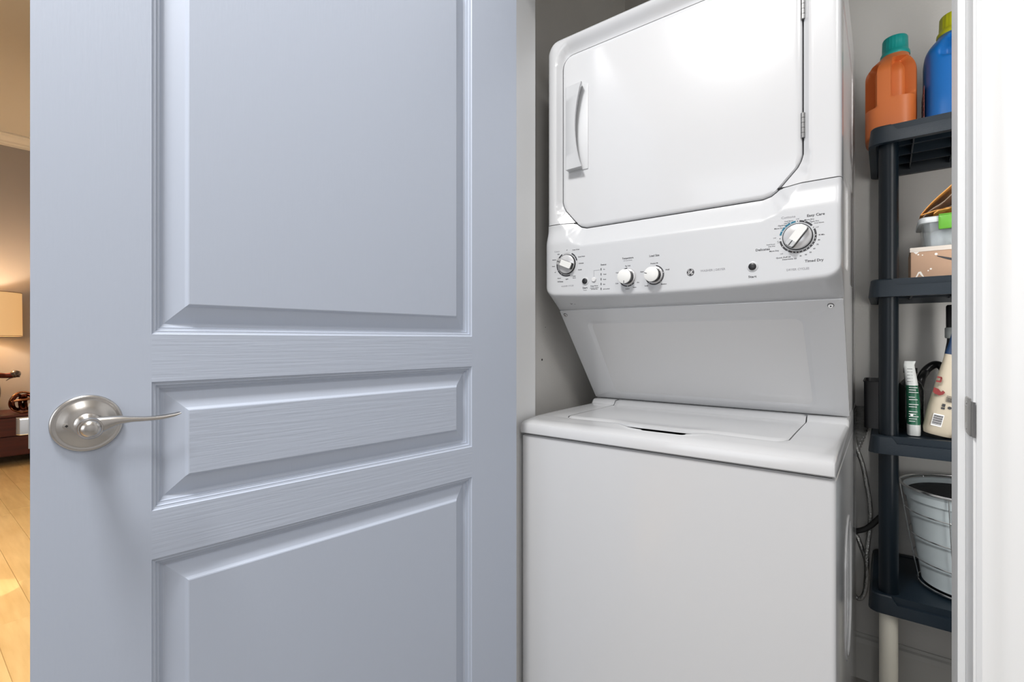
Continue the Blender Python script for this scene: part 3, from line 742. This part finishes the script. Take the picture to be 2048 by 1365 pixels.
# ---------------------------------------------------------------- jugs on the top shelf
def jug(name, cx, cy, z0, hw, hd, body_h, rot, colm, capm, cap_r, recs, label, cap_off=(0, 0)):
    t = thing(name, (cx, cy, z0), label, 'bottle')
    b = bmesh.new(); rings = []; nz, nt = 60, 96; cr, sr = math.cos(rot), math.sin(rot)
    for i in range(nz+1):
        v = i/nz; z = body_h*v
        # profile scale
        if v < .03: s = .94+.06*math.sqrt(v/.03)
        elif v < .74: s = 1.0
        else: q = (v-.74)/.26; s = 1.0-.50*(1-math.sqrt(max(0, 1-q*q)))-.02*q
        blend = 0 if v < .74 else ((v-.74)/.26)**2
        ring = []
        for k in range(nt):
            a = 2*PI*k/nt; ca, sa = math.cos(a), math.sin(a)
            n_ = 3.6; r = (abs(ca/hw)**n_+abs(sa/hd)**n_)**(-1/n_)
            rc = (cap_r+.003)*1.0; r = r*s; r = r*(1-blend)+rc*blend if blend else r
            for a0, wa, v0, v1, dep in recs:
                da = (a-math.radians(a0)+PI) % (2*PI)-PI; ua = abs(da)/math.radians(wa)
                if ua < 1 and v0 < v < v1:
                    uv = abs((v-(v0+v1)/2)/((v1-v0)/2)); m = (1-ua**4)*(1-uv**4); m = ss(min(1, m*3.2)); r -= dep*m
            ox, oy = cap_off[0]*blend, cap_off[1]*blend
            x, y = r*ca+ox, r*sa+oy
            ring.append((cx+x*cr-y*sr, cy+x*sr+y*cr, z0+z))
        rings.append(ring)
    loft(rings, b)
    obj('bottle_body', b, colm, t, smooth=60)
    ccx, ccy = cx+cap_off[0]*cr-cap_off[1]*sr, cy+cap_off[0]*sr+cap_off[1]*cr
    c = bmesh.new(); R = []; nt = 96
    prof = [(1.13, -.003), (1.16, .001), (1.14, .006), (1.03, .012), (1.0, .013), (.985, .030), (.97, .0455), (.93, .0485), (.60, .049)]
    for s, h in prof:
        R.append([(ccx+cap_r*s*(1+(.018 if (k % 4 < 2 and .012 < h < .047) else 0))*math.cos(2*PI*k/nt), ccy+cap_r*s*(1+(.018 if (k % 4 < 2 and .012 < h < .047) else 0))*math.sin(2*PI*k/nt), z0+body_h+h) for k in range(nt)])
    loft(R, c); obj('cap', c, capm, t, smooth=35)
    return t
M_OR = mat('orange_bottle_plastic', (0.60, 0.16, 0.040), 0.42, vary=.04)
M_TEAL = mat('teal_cap_plastic', (0.005, 0.27, 0.25), 0.4)
M_BLU = mat('blue_bottle_plastic', (0.003, 0.13, 0.44), 0.36)
M_YG = mat('yellow_green_cap_plastic', (0.46, 0.47, 0.01), 0.4)
jug('detergent_bottle', .013, 1.672, 1.5952, .055, .070, .228, math.radians(0), M_OR, M_TEAL, .028,
    [(-131, 18, .34, .86, .024), (-67, 23, .42, .92, .027)], 'orange plastic detergent bottle with teal cap on the top shelf', (.010, 0))
jug('detergent_bottle', .142, 1.668, 1.5952, .061, .078, .240, 0, M_BLU, M_YG, .036,
    [(-98, 15, .68, .94, .018)], 'blue plastic detergent bottle with yellow-green cap on the top shelf', (.006, 0))
bj = bpy.data.objects['detergent_bottle.001']
b = bmesh.new()
sl = [(.0805, 1.606), (.0800, 1.640), (.0800, 1.690), (.0805, 1.720)]
loft([[(x-.0006, y, z) for x, y in sl]+[(x-.0001, y, z) for x, y in sl[::-1]] for z in (1.602, 1.70)], b, mi=0)
for k in range(6):
    bx(.0788, .0794, 1.622, 1.70, 1.612+k*.014, 1.6135+k*.014, b, 1)
obj('side_label', b, [mat('bottle_label_red', (.30, .10, .10), .5), M_WINK], bj)

# ---------------------------------------------------------------- second shelf: carton, tub, mailer
z2 = 1.2095
M_CARD = mat('cardboard', (0.42, 0.27, 0.18), 0.75, bump=.25, bscale=40, vary=.10, vscale=25)
ct = thing('cardboard_box', (.20, 1.66, z2), 'brown cardboard shipping box with a curved black arrow on the second shelf', 'box')
obj('carton', bx(.053, .345, 1.595, 1.745, z2, z2+.078), M_CARD, ct, bevel=.0015)
b = bx(.055, .343, 1.597, 1.669, z2+.0782, z2+.0795); bx(.055, .343, 1.671, 1.743, z2+.0782, z2+.0795, b)
obj('flap', b, M_CARD, ct)
obj('packing_tape', bx(.0515, .3455, 1.5938, 1.680, z2+.0690, z2+.0800), mat('clear_tape', (.62, .56, .50), .25, bump=.6, bscale=30, bdist=.003), ct)
b = bmesh.new(); P0 = []; P1 = []
for k in range(17):
    t = k/16; x = .104+.14*t; z = z2+.056-.0195*math.sin(PI*t*.94+.05); w = .0008+.0030*math.sin(PI*min(1, t*1.05))**.7
    P0.append((x, z+w)); P1.append((x, z-w))
prism_y(P0+P1[::-1], 1.5952, 1.5940, b)
prism_y([(.236, z2+.047), (.250, z2+.060), (.232, z2+.061)], 1.5952, 1.5940, b)
obj('printed_arrow', b, M_INK, ct)
b = bmesh.new()
for x, z, r in ((.068, .062, .0020), (.076, .060, .0014), (.102, .060, .0030), (.092, .024, .0022), (.087, .020, .0015)):
    lathe((x, 1.5955, z2+z), [(r, 0), (r, -.0008)], 8, 'y', b)
prism_y([(.062, z2+.004), (.068, z2+.018), (.073, z2+.019), (.080, z2+.003), (.074, z2+.008), (.070, z2+.015), (.066, z2+.006)], 1.5955, 1.5946, b)
prism_y([(.0535, z2+.078), (.0535, z2+.074), (.064, z2+.063), (.072, z2+.072), (.084, z2+.070), (.090, z2+.078)], 1.5955, 1.5946, b)
obj('torn_tape_marks', b, mat('torn_paper', (.80, .78, .74), .6), ct, kind='stuff')
# clear storage tub
M_CLEAR = mat('clear_plastic', (.85, .90, .92), .08, trans=.85, alpha=.75)
zt = z2+.0800
tb = thing('storage_tub', (.18, 1.66, zt), 'small clear plastic tub with a green latch standing on the cardboard box', 'container')
outer = loft([zring(rr(.082, .290, 1.606, 1.722, .014), zt), zring(rr(.076, .296, 1.600, 1.728, .016), zt+.062)])
inner = loft([zring(rr(.084, .288, 1.608, 1.720, .012), zt+.0025), zring(rr(.0775, .2945, 1.6015, 1.7265, .014), zt+.07)])
obj('tub_body', cut(outer, [inner]), M_CLEAR, tb, smooth=40)
obj('tub_lid', loft([zring(rr(.068, .304, 1.592, 1.736, .018), zt+.060), zring(rr(.068, .304, 1.592, 1.736, .018), zt+.070), zring(rr(.071, .301, 1.595, 1.733, .016), zt+.0745), zring(rr(.080, .292, 1.604, 1.724, .012), zt+.0745)]), mat('frosted_lid', (.72, .76, .78), .3, trans=.2), tb, smooth=40)
obj('latch', loft([yring(rr(.106, .150, zt+.040, zt+.074, .003), 1.5925), yring(rr(.106, .150, zt+.040, zt+.074, .003), 1.5870), yring(rr(.109, .147, zt+.043, zt+.071, .003), 1.5855)]), mat('green_latch_plastic', (.10, .34, .02), .4), tb, smooth=40)
lat = bx(.106, .150, 1.587, 1.610, zt+.0745, zt+.0775)
obj('latch_hinge', lat, mat('green_latch_plastic', (.10, .34, .02), .4), tb, bevel=.001)
b = bmesh.new(); random.seed(3)
lathe((.125, 1.66, zt+.003), [(.030, 0), (.036, .012), (.034, .034), (.026, .042), (.008, .046)], 20, 'z', b)
lathe((.195, 1.665, zt+.003), [(.028, 0), (.034, .014), (.032, .036), (.020, .044)], 20, 'z', b)
cl = obj('packed_cloth', b, mat('white_packed_paper', (.75, .78, .80), .7, bump=.8, bscale=40, bdist=.004), None, smooth=50)
tag(cl, 'crumpled white cloth packed inside the clear tub', 'cloth')
# padded mailer flopped over the tub
M_MAIL = mat('orange_mailer_paper', (.72, .33, .07), .55, bump=.3, bscale=50, vary=.08)
M_MAILD = mat('mailer_lining', (.22, .16, .12), .7, bump=.4, bscale=80)
ml = thing('padded_envelope', (.16, 1.66, zt+.0750), 'crumpled orange-yellow padded envelope lying open on the clear tub', 'envelope')
def sheet(ptsf, th, nu=18, nv=8):
    A = []; B = []
    for i in range(nu+1):
        ra = []; rb = []
        for j in range(nv+1):
            p = Vector(ptsf(i/nu, j/nv)); ra.append(tuple(p)); rb.append((p.x, p.y, p.z-th))
        A.append(ra); B.append(rb)
    return solid(A, B)
z3 = zt+.0800
obj('back_sheet', sheet(lambda u, v: (.074+.20*u, 1.600+.12*v, z3+.0030+.002*math.sin(u*9+v*3)+.014*math.sin(u*3.0)*(1-.3*v)), .0018), M_MAIL, ml, smooth=60)
obj('flap', sheet(lambda u, v: (.072+.19*u, 1.602+.10*v+.01*u, z3+.003+.215*min(u, .42)**.97-.05*max(0, u-.42)-.030*u*v+.0025*math.sin(u*14)), .0022), M_MAIL, ml, smooth=60)
obj('bubble_lining', sheet(lambda u, v: (.078+.18*u, 1.6045+.10*v+.01*u, z3-.0005+.160*min(u, .42)-.05*max(0, u-.42)-.030*u*v+.0025*math.sin(u*22+v*9)), .003), M_MAILD, ml, smooth=60)
obj('front_fold', sheet(lambda u, v: (.098+.16*u, 1.600+.05*v, z3+.004+.022*math.sin(min(1, u*2.2)*1.5)*(1-.5*v)+.003*math.sin(u*25+v*6)), .003), M_MAIL, ml, smooth=60)

# ---------------------------------------------------------------- third shelf
z4 = .8152
bag_m = mat('dark_bin_plastic', (.016, .016, .018), .45)
bn = thing('storage_bin', (.02, 1.735, z4), 'black open bin behind the shelf post on the third shelf', 'bin')
outer = loft([zring(rr(-.0440, .018, 1.640, 1.800, .012), z4), zring(rr(-.0450, .020, 1.638, 1.802, .014), z4+.124), zring(rr(-.0470, .022, 1.636, 1.804, .014), z4+.128)])
obj('bin_shell', cut(outer, [loft([zring(rr(-.0400, .014, 1.644, 1.796, .010), z4+.004), zring(rr(-.0430, .018, 1.640, 1.800, .012), z4+.14)])]), bag_m, bn, smooth=40)
b = lathe((.056, 1.700, z4), [(.026, 0), (.029, .008), (.029, .105), (.024, .122), (.013, .135), (.013, .150), (.015, .151), (.015, .165)], 28, 'z')
tag(obj('dark_bottle', b, mat('dark_glass', (.012, .014, .013), .12), None, smooth=40), 'dark round bottle behind the green and white packet', 'bottle')
# green and white packet standing upright
gp = thing('snack_packet', (.065, 1.60, z4), 'narrow green and white foil packet standing on the third shelf', 'packet')
b = bmesh.new(); rings = []; NP = 24
def pk(z, cx, hw, hd, cy):
    return [(cx+hw*math.copysign(abs(math.cos(2*PI*k/NP))**.55, math.cos(2*PI*k/NP)), cy+hd*math.copysign(abs(math.sin(2*PI*k/NP))**.8, math.sin(2*PI*k/NP)), z) for k in range(NP)]
sec = [(0, .0595, .0135, .028, 1.603), (.012, .0595, .0138, .030, 1.603), (.027, .0592, .0138, .030, 1.603), (.0275, .0592, .0138, .030, 1.603), (.08, .0585, .0135, .027, 1.605), (.125, .0560, .0125, .020, 1.607), (.1255, .0560, .0125, .020, 1.607), (.160, .0520, .0115, .010, 1.610), (.176, .0500, .0110, .003, 1.611), (.186, .0525, .0115, .0012, 1.612)]
prev = None
for i, (a, c_) in enumerate(zip(sec, sec[1:])):
    mi = 1 if i < 3 else (0 if i < 6 else 1)
    loft([pk(z4+a[0], *a[1:]), pk(z4+c_[0], *c_[1:])], b, cap0=(i == 0), cap1=(i == len(sec)-2), mi=mi)
bmesh.ops.remove_doubles(b, verts=b.verts, dist=1e-6)
obj('packet_body', b, [mat('green_foil', (.012, .105, .055), .35, bump=.3, bscale=40, bdist=.002), mat('silver_white_foil', (.55, .57, .56), .35, bump=.5, bscale=35, bdist=.003)], gp, smooth=40)
b = bmesh.new()
for k in range(16):
    z = z4+.036+k*.0060
    if k in (5, 8, 11): continue
    w = .012+.008*((k*37) % 5)/5; yb = 1.603-.0305+max(0, (z-z4-.08))*.12+.0015
    bx(.0490, .0490+w, yb-.0010, yb+.004, z, z+.0011, b)
for k in range(5): bx(.046, .057, 1.5905+k*.003, 1.596+k*.003, z4+.134+k*.008, z4+.1350+k*.008, b, 1)
lathe((.0545, 1.5730, z4+.052), [(.0030, 0), (.0030, -.0012)], 12, 'y', b)
obj('fine_print', b, [M_WINK, M_INK], gp)
# cream bag leaning, with barcode
cb = thing('food_bag', (.112, 1.60, z4), 'cream paper bag with a blue top and a barcode leaning on the third shelf', 'bag')
rot = Matrix.Translation(Vector((.1040, 1.60, z4+.0070))) @ Matrix.Rotation(math.radians(11.5), 4, 'Y')
def tf(bm, M): bmesh.ops.transform(bm, matrix=M, verts=bm.verts); return bm
def ring2(z, hw, hd, n=.55, cx=0): return [(cx+hw*math.copysign(abs(math.cos(2*PI*k/32))**n, math.cos(2*PI*k/32)), hd*math.copysign(abs(math.sin(2*PI*k/32))**.7, math.sin(2*PI*k/32)), z) for k in range(32)]
bagb = loft([ring2(0, .027, .030), ring2(.010, .030, .034), ring2(.060, .0310, .034), ring2(.110, .0290, .029), ring2(.150, .0290, .022, cx=.001), ring2(.180, .0280, .016, cx=.002), ring2(.200, .0280, .0125, cx=.002)])
M_BAG = mat('cream_bag_paper', (.50, .44, .34), .6, bump=.45, bscale=18, bdist=.006, vary=.04)
obj('bag_body', tf(bagb, rot), M_BAG, cb, smooth=50)
b = bmesh.new()
bx(-.019, .001, -.0348, -.0330, .022, .052, b, 1)
for k in range(13):
    w = .0004+.0004*((k*7) % 3); bx(-.0178, -.0005, -.0354, -.0340, .0255+k*.0019, .0255+k*.0019+w+.0003, b, 0)
for k in range(6): bx(-.004, .014-(k % 3)*.003, -.0350, -.0335, .086+k*.0026, .0870+k*.0026, b, 0)
for k in range(2): bx(.003, .012+k*.004, -.0330, -.0300, .118+k*.004, .1192+k*.004, b, 0)
lathe((.0065, -.0338, .072), [(.0036, 0), (.0036, -.0012)], 10, 'y', b, 0)
bx(-.0085, -.0020, -.0352, -.0335, .066, .070, b, 0); bx(-.0080, -.0025, -.0352, -.0335, .072, .079, b, 0)
obj('barcode_print', tf(b, rot), [M_INK, M_WINK], cb)
b = prism_y([(-.031, .114), (-.022, .112), (-.016, .106), (-.013, .110), (-.009, .107), (-.011, .101), (-.018, .097), (-.027, .099), (-.031, .103)], -.0345, -.0290)
bx(-.0300, -.0215, -.0335, -.028, .128, .132, b); bx(-.0300, -.0215, -.0325, -.027, .138, .142, b); bx(-.0235, -.0205, -.0325, -.027, .130, .140, b)
obj('red_print', tf(b, rot), mat('dark_red_print', (.22, .02, .02), .5), cb)
b = loft([ring2(.199, .0285, .0130, cx=.002), ring2(.225, .0270, .0085, cx=.003), ring2(.252, .0265, .0030, cx=.003), ring2(.262, .0265, .0012, cx=.003)])
blue = obj('blue_bag_top', tf(b, rot), mat('dark_blue_foil', (.008, .030, .085), .35, bump=.3, bscale=30, bdist=.004), cb, smooth=50, label='dark blue folded top of the bag')
b = text_bm([('CAT', .004, .214, .0085, 0, .022)], -.0125)
obj('white_lettering', tf(b, rot), [M_WINK], blue, kind='stuff')
dk = thing('spray_bottle', (.137, 1.735, z4), 'dark upright bottle with a clear collar behind the blue-topped bag', 'bottle')
obj('bottle_body', lathe((.147, 1.735, z4), [(.022, 0), (.024, .006), (.024, .150), (.020, .200), (.015, .235), (.0145, .245)], 28), M_BLACK, dk, smooth=50)
obj('collar', lathe((.147, 1.735, z4), [(.0170, .245), (.0190, .247), (.0190, .272), (.0170, .274)], 28), mat('spout_grey', (.40, .43, .43), .2, trans=.3), dk, smooth=50)
obj('cap', lathe((.147, 1.735, z4), [(.0165, .274), (.0165, .330), (.0140, .334)], 28), M_BLACK, dk, smooth=50)
# red packet
rb = loft([[(.134, 1.578, z4), (.205, 1.590, z4), (.205, 1.622, z4), (.136, 1.618, z4)], [(.133, 1.577, z4+.004), (.206, 1.588, z4+.004), (.206, 1.624, z4+.004), (.135, 1.619, z4+.004)], [(.140, 1.592, z4+.030), (.20, 1.596, z4+.044), (.20, 1.610, z4+.044), (.142, 1.604, z4+.030)]])
ro = obj('red_packet', rb, mat('red_foil', (.42, .035, .015), .3, bump=.5, bscale=30, bdist=.004), None, smooth=30)
tag(ro, 'crumpled red foil packet lying beside the cream bag', 'packet')
# black cable tangle
cbm = tube([(.060, 1.80, z4+.006), (.075, 1.78, z4+.10), (.090, 1.79, z4+.150), (.115, 1.80, z4+.172), (.132, 1.80, z4+.150), (.120, 1.80, z4+.08), (.105, 1.80, z4+.006)], .0105, 12)
tube([(.080, 1.75, z4+.006), (.076, 1.748, z4+.09), (.082, 1.75, z4+.130), (.092, 1.775, z4+.150)], .009, 12, 8, cbm)
tag(obj('black_strap', cbm, mat('black_rubber', (.012, .012, .013), .3), None, smooth=60), 'looped black strap behind the green packet', 'strap')

# ---------------------------------------------------------------- fourth shelf: liner bucket in a wire basket
z5 = .4152
BX, BY = .176, 1.690
def brad(z): return .104+(.141-.104)*(z/.258)
M_BUCK = mat('frosted_white_plastic', (.50, .56, .58), .35)
bk = thing('plastic_bucket', (BX, BY, z5+.008), 'frosted white plastic bucket sitting inside the chrome wire basket', 'bucket')
b = lathe((BX, BY, z5+.008), [(brad(0)-.012, 0), (brad(0)-.006, .004), (brad(.218)-.005, .218), (brad(.220)-.001, .220), (brad(.244)-.001, .244), (brad(.246)-.004, .246), (brad(.246)-.008, .244), (brad(.0)-.010, .006)], 72, 'z')
obj('bucket_shell', b, M_BUCK, bk, smooth=40)
obj('bucket_dark_disc', lathe((BX, BY, z5+.2380), [(brad(.22)-.0095, 0), (brad(.22)-.0085, .002), (.01, .0022)], 48, 'z'), mat('dark_disc', (.03, .03, .035), .7, bump=.6, bscale=40, bdist=.01), bk, smooth=40)  # dark disc near the rim makes the bucket interior read dark
wb = thing('wire_basket', (BX, BY, z5), 'round chrome wire basket on the lowest visible shelf', 'basket')
def ringt(z, r, wr, name):
    n = 72; pts = [(BX+r*math.cos(2*PI*k/n), BY+r*math.sin(2*PI*k/n), z) for k in range(n)]
    rings = []
    for k in range(n):
        a = 2*PI*k/n; rings.append([(BX+(r+wr*math.cos(q*PI/3))*math.cos(a), BY+(r+wr*math.cos(q*PI/3))*math.sin(a), z+wr*math.sin(q*PI/3)) for q in range(6)])
    rings.append(rings[0]); bm = loft(rings, cap0=False, cap1=False); bmesh.ops.remove_doubles(bm, verts=bm.verts, dist=1e-7)
    obj(name, bm, M_CHROME, wb, smooth=60)
ringt(z5+.258, brad(.258)+.002, .0034, 'rim_wire')
for h in (.196, .134, .072): ringt(z5+h, brad(h)+.001, .0016, 'hoop_wire')
ringt(z5+.006, brad(0)+.001, .0026, 'base_wire')
for k in range(6):
    a = math.radians(188+60*k); c, s = math.cos(a), math.sin(a)
    obj('upright_wire', tube([(BX+brad(0)*c, BY+brad(0)*s, z5+.004), (BX+brad(.13)*c+.003*c, BY+brad(.13)*s+.003*s, z5+.13), (BX+(brad(.258)+.003)*c, BY+(brad(.258)+.003)*s, z5+.258)], .0014, 6, 4), M_CHROME, wb, smooth=60)

# ---------------------------------------------------------------- hoses behind the machine
M_HOSE = mat('braided_steel', (.46, .46, .45), .3, .9, bump=1.0, bscale=260, bdist=.003)
rp = [(-.082, 1.846, .700), (-.072, 1.842, .735), (-.061, 1.840, .770), (-.054, 1.840, .805), (-.052, 1.842, .850)]
fine = catmull(rp, 7)
tag(obj('corrugated_hose', tube([tuple(p) for p in fine], .0165, 16, 0, rib=.0025), mat('grey_corrugated_plastic', (.30, .30, .29), .45), None, smooth=30), 'thick grey corrugated drain hose behind the washer', 'hose')
tag(obj('braided_hose', tube([(-.078, 1.80, .800), (-.068, 1.80, .735), (-.052, 1.80, .680), (-.041, 1.80, .615), (-.034, 1.80, .560), (-.034, 1.80, .50), (-.0415, 1.80, .42), (-.0415, 1.80, .345), (-.048, 1.80, .292), (-.062, 1.80, .272), (-.078, 1.80, .290), (-.095, 1.80, .33)], .0062, 10), M_HOSE, None, smooth=60),
    'long braided steel hose looping down beside the washer', 'hose')
tag(obj('braided_hose', tube([(-.075, 1.815, .46), (-.066, 1.815, .455), (-.054, 1.815, .42), (-.0445, 1.82, .385), (-.043, 1.82, .35), (-.045, 1.82, .31)], .0062, 10), M_HOSE, None, smooth=60),
    'short braided steel hose running diagonally under the black hose', 'hose')
tag(obj('black_hose', tube([(-.085, 1.792, .465), (-.068, 1.790, .478), (-.048, 1.785, .490), (-.030, 1.782, .508), (-.010, 1.780, .536), (.012, 1.782, .56)], .0078, 12), mat('black_rubber_hose', (.02, .02, .02), .35), None, smooth=60),
    'thick black rubber hose crossing between washer and shelves', 'hose')
tag(obj('white_cord', tube([(-.078, 1.83, .66), (-.070, 1.83, .70), (-.058, 1.83, .745), (-.050, 1.83, .76)], .0025, 8), mat('white_cord_plastic', (.7, .7, .7), .4), None, smooth=60), 'thin white cord beside the grey corrugated hose', 'cord')

# ---------------------------------------------------------------- living room end: console, lamp, ornaments
M_CHERRY = woodmat('cherry_veneer', (.055, .006, .004), (.085, .010, .006), (12, 1, 12), .45, .0)
dr = thing('media_console', (-6.10, .30, 0), 'low dark cherry wood console against the living room wall', 'cabinet')
obj('carcass', bx(-6.35, -5.868, -.62, .90, .070, .400), M_CHERRY, dr, bevel=.002)
obj('top', bx(-6.36, -5.850, -.635, .915, .4005, .420), M_CHERRY, dr, bevel=.003)
for zz in ((.078, .236), (.242, .395)):
    for k in range(3):
        y0 = -.61+k*.503; obj('drawer', bx(-5.867, -5.850, y0, y0+.497, zz[0], zz[1]), M_CHERRY, dr, bevel=.002)
for y in (-.57, .85):
    for x in (-6.31, -5.90): obj('leg', loft([zring(rr(x-.02, x+.02, y-.02, y+.02, .004), 0), zring(rr(x-.025, x+.025, y-.025, y+.025, .004), .070)]), M_CHERRY, dr)
lamp = thing('table_lamp', (-6.08, .515, .420), 'lit table lamp with a beige drum shade on the cherry console', 'lamp')
LXc, LYc = -6.08, .515
m = mat('lit_linen_shade', (.80, .62, .40), .8, emit=(1.0, .56, .22), estr=.38, bump=.3, bscale=300)
sh = lathe((LXc, LYc, 1.0905), [(.236, 0), (.232, .377)], 64, 'z', cap0=False, cap1=False)
lathe((LXc, LYc, 1.0905), [(.2335, 0), (.2295, .377)], 64, 'z', sh, cap0=False, cap1=False)
obj('lamp_shade', sh, m, lamp, smooth=40)
for z, r in ((1.0885, .2362), (1.4640, .2325)):
    obj('shade_band', lathe((LXc, LYc, z), [(r, 0), (r+.001, .001), (r+.001, .005), (r, .006), (r-.004, .006), (r-.004, 0)], 64, 'z', cap0=False, cap1=False), mat('shade_band_linen', (.42, .30, .18), .7), lamp)
obj('lamp_base', lathe((LXc, LYc, .4205), [(.075, 0), (.075, .012), (.03, .03), (.05, .09), (.075, .20), (.060, .34), (.02, .44), (.012, .48), (.012, .67)], 32), mat('lamp_ceramic', (.30, .31, .32), .25), lamp, smooth=50)
obj('bulb', lathe((LXc, LYc, 1.16), [(.013, -.07), (.013, 0), (.030, .04), (.033, .065), (.024, .09), (.006, .10)], 20), mat('bulb_glow', (1, .9, .7), .5, emit=(1, .72, .38), estr=12), lamp, smooth=60)
pl = bpy.data.lights.new('lamp_bulb_light', 'POINT'); pl.energy = 16; pl.color = (1.0, .82, .60); pl.shadow_soft_size = .04
po = bpy.data.objects.new('lamp_bulb_light', pl); C.objects.link(po); po.location = (LXc+.04, LYc, 1.27)
# bronze open-knot ornament
M_BRONZE = mat('polished_bronze', (.40, .18, .09), .22, 1.0)
kn = thing('knot_sculpture', (-5.98, .735, .420), 'bronze open knot sculpture on the cherry console', 'sculpture')
kc = Vector((-5.98, .742, .513))
ringp = [tuple(kc+Vector((.02*math.sin(3*a), .082*math.cos(a), .086*math.sin(a)))) for a in [2*PI*k/24 for k in range(25)]]
obj('outer_loop', tube(ringp, .009, 10, 3), M_BRONZE, kn, smooth=60)
obj('inner_loop', tube([tuple(kc+Vector((.03*math.cos(a*2), .066*math.cos(a)*math.cos(a*.5), .060*math.sin(a*1.5)))) for a in [2*PI*k/30*2 for k in range(31)]], .013, 10, 3), mat('dark_bronze', (.10, .03, .02), .25, 1.0), kn, smooth=60)
obj('cross_bar', tube([tuple(kc+Vector((.03, -.075, .012))), tuple(kc+Vector((.035, -.02, .022))), tuple(kc+Vector((.03, .04, .030))), tuple(kc+Vector((.01, .075, .05)))], [.008, .012, .011, .008], 10, 6), M_BRONZE, kn, smooth=60)
# long-beaked metal bird figurine
M_PEWT = mat('dark_pewter', (.16, .14, .13), .3, .9)
bd = thing('bird_figurine', (-5.95, .560, .420), 'dark metal bird figurine with outstretched head on the cherry console', 'figurine')
obj('figurine_base', lathe((-5.95, .540, .4205), [(.055, 0), (.055, .010), (.048, .014)], 28), M_PEWT, bd, smooth=40)
obj('figurine_body', tube([(-5.95, .540, .434), (-5.95, .548, .50), (-5.95, .570, .58), (-5.95, .572, .66), (-5.95, .545, .730)], [.018, .016, .034, .030, .014], 14, 6), M_PEWT, bd, smooth=60)
obj('neck', tube([(-5.95, .53, .745), (-5.95, .58, .758), (-5.95, .63, .752), (-5.95, .672, .755)], [.028, .025, .021, .024], 14, 6), mat('oxblood_metal', (.09, .02, .015), .3, .8), bd, smooth=60)
obj('head', tube([(-5.95, .665, .752), (-5.95, .685, .762), (-5.95, .702, .760), (-5.95, .712, .742)], [.022, .034, .031, .012], 14, 6), M_PEWT, bd, smooth=60)
obj('beak', tube([(-5.95, .720, .738), (-5.95, .690, .738), (-5.95, .660, .728), (-5.95, .635, .708)], [.004, .006, .005, .002], 8, 6), M_PEWT, bd, smooth=60)

# ---------------------------------------------------------------- ceiling fixtures giving the light (out of frame)
for x, y, g in ((-.50, -.32, 'directly above the open door'), (.75, -.60, 'added as fill at the right-hand end of the hall')):
    t = thing('ceiling_light', (x, y, CEIL), 'flush square ceiling light '+g, 'light')
    obj('frame', bx(x-.30, x+.30, y-.30, y+.30, CEIL-.035, CEIL-.002), M_TRIM, t, bevel=.004)

t = thing('closet_fill_bar', (.36, 1.13, .58), 'added slim vertical fill light bar on the inner closet wall beside the opening', 'light')  # out-of-view bar, added to light the shelves
obj('housing', bx(.295, .425, 1.1005, 1.150, .58, 2.12), M_TRIM, t, bevel=.004)
for o in TEMPS:
    d = o.data; bpy.data.objects.remove(o); bpy.data.meshes.remove(d)
for me in [m for m in bpy.data.meshes if m.users == 0]: bpy.data.meshes.remove(me)
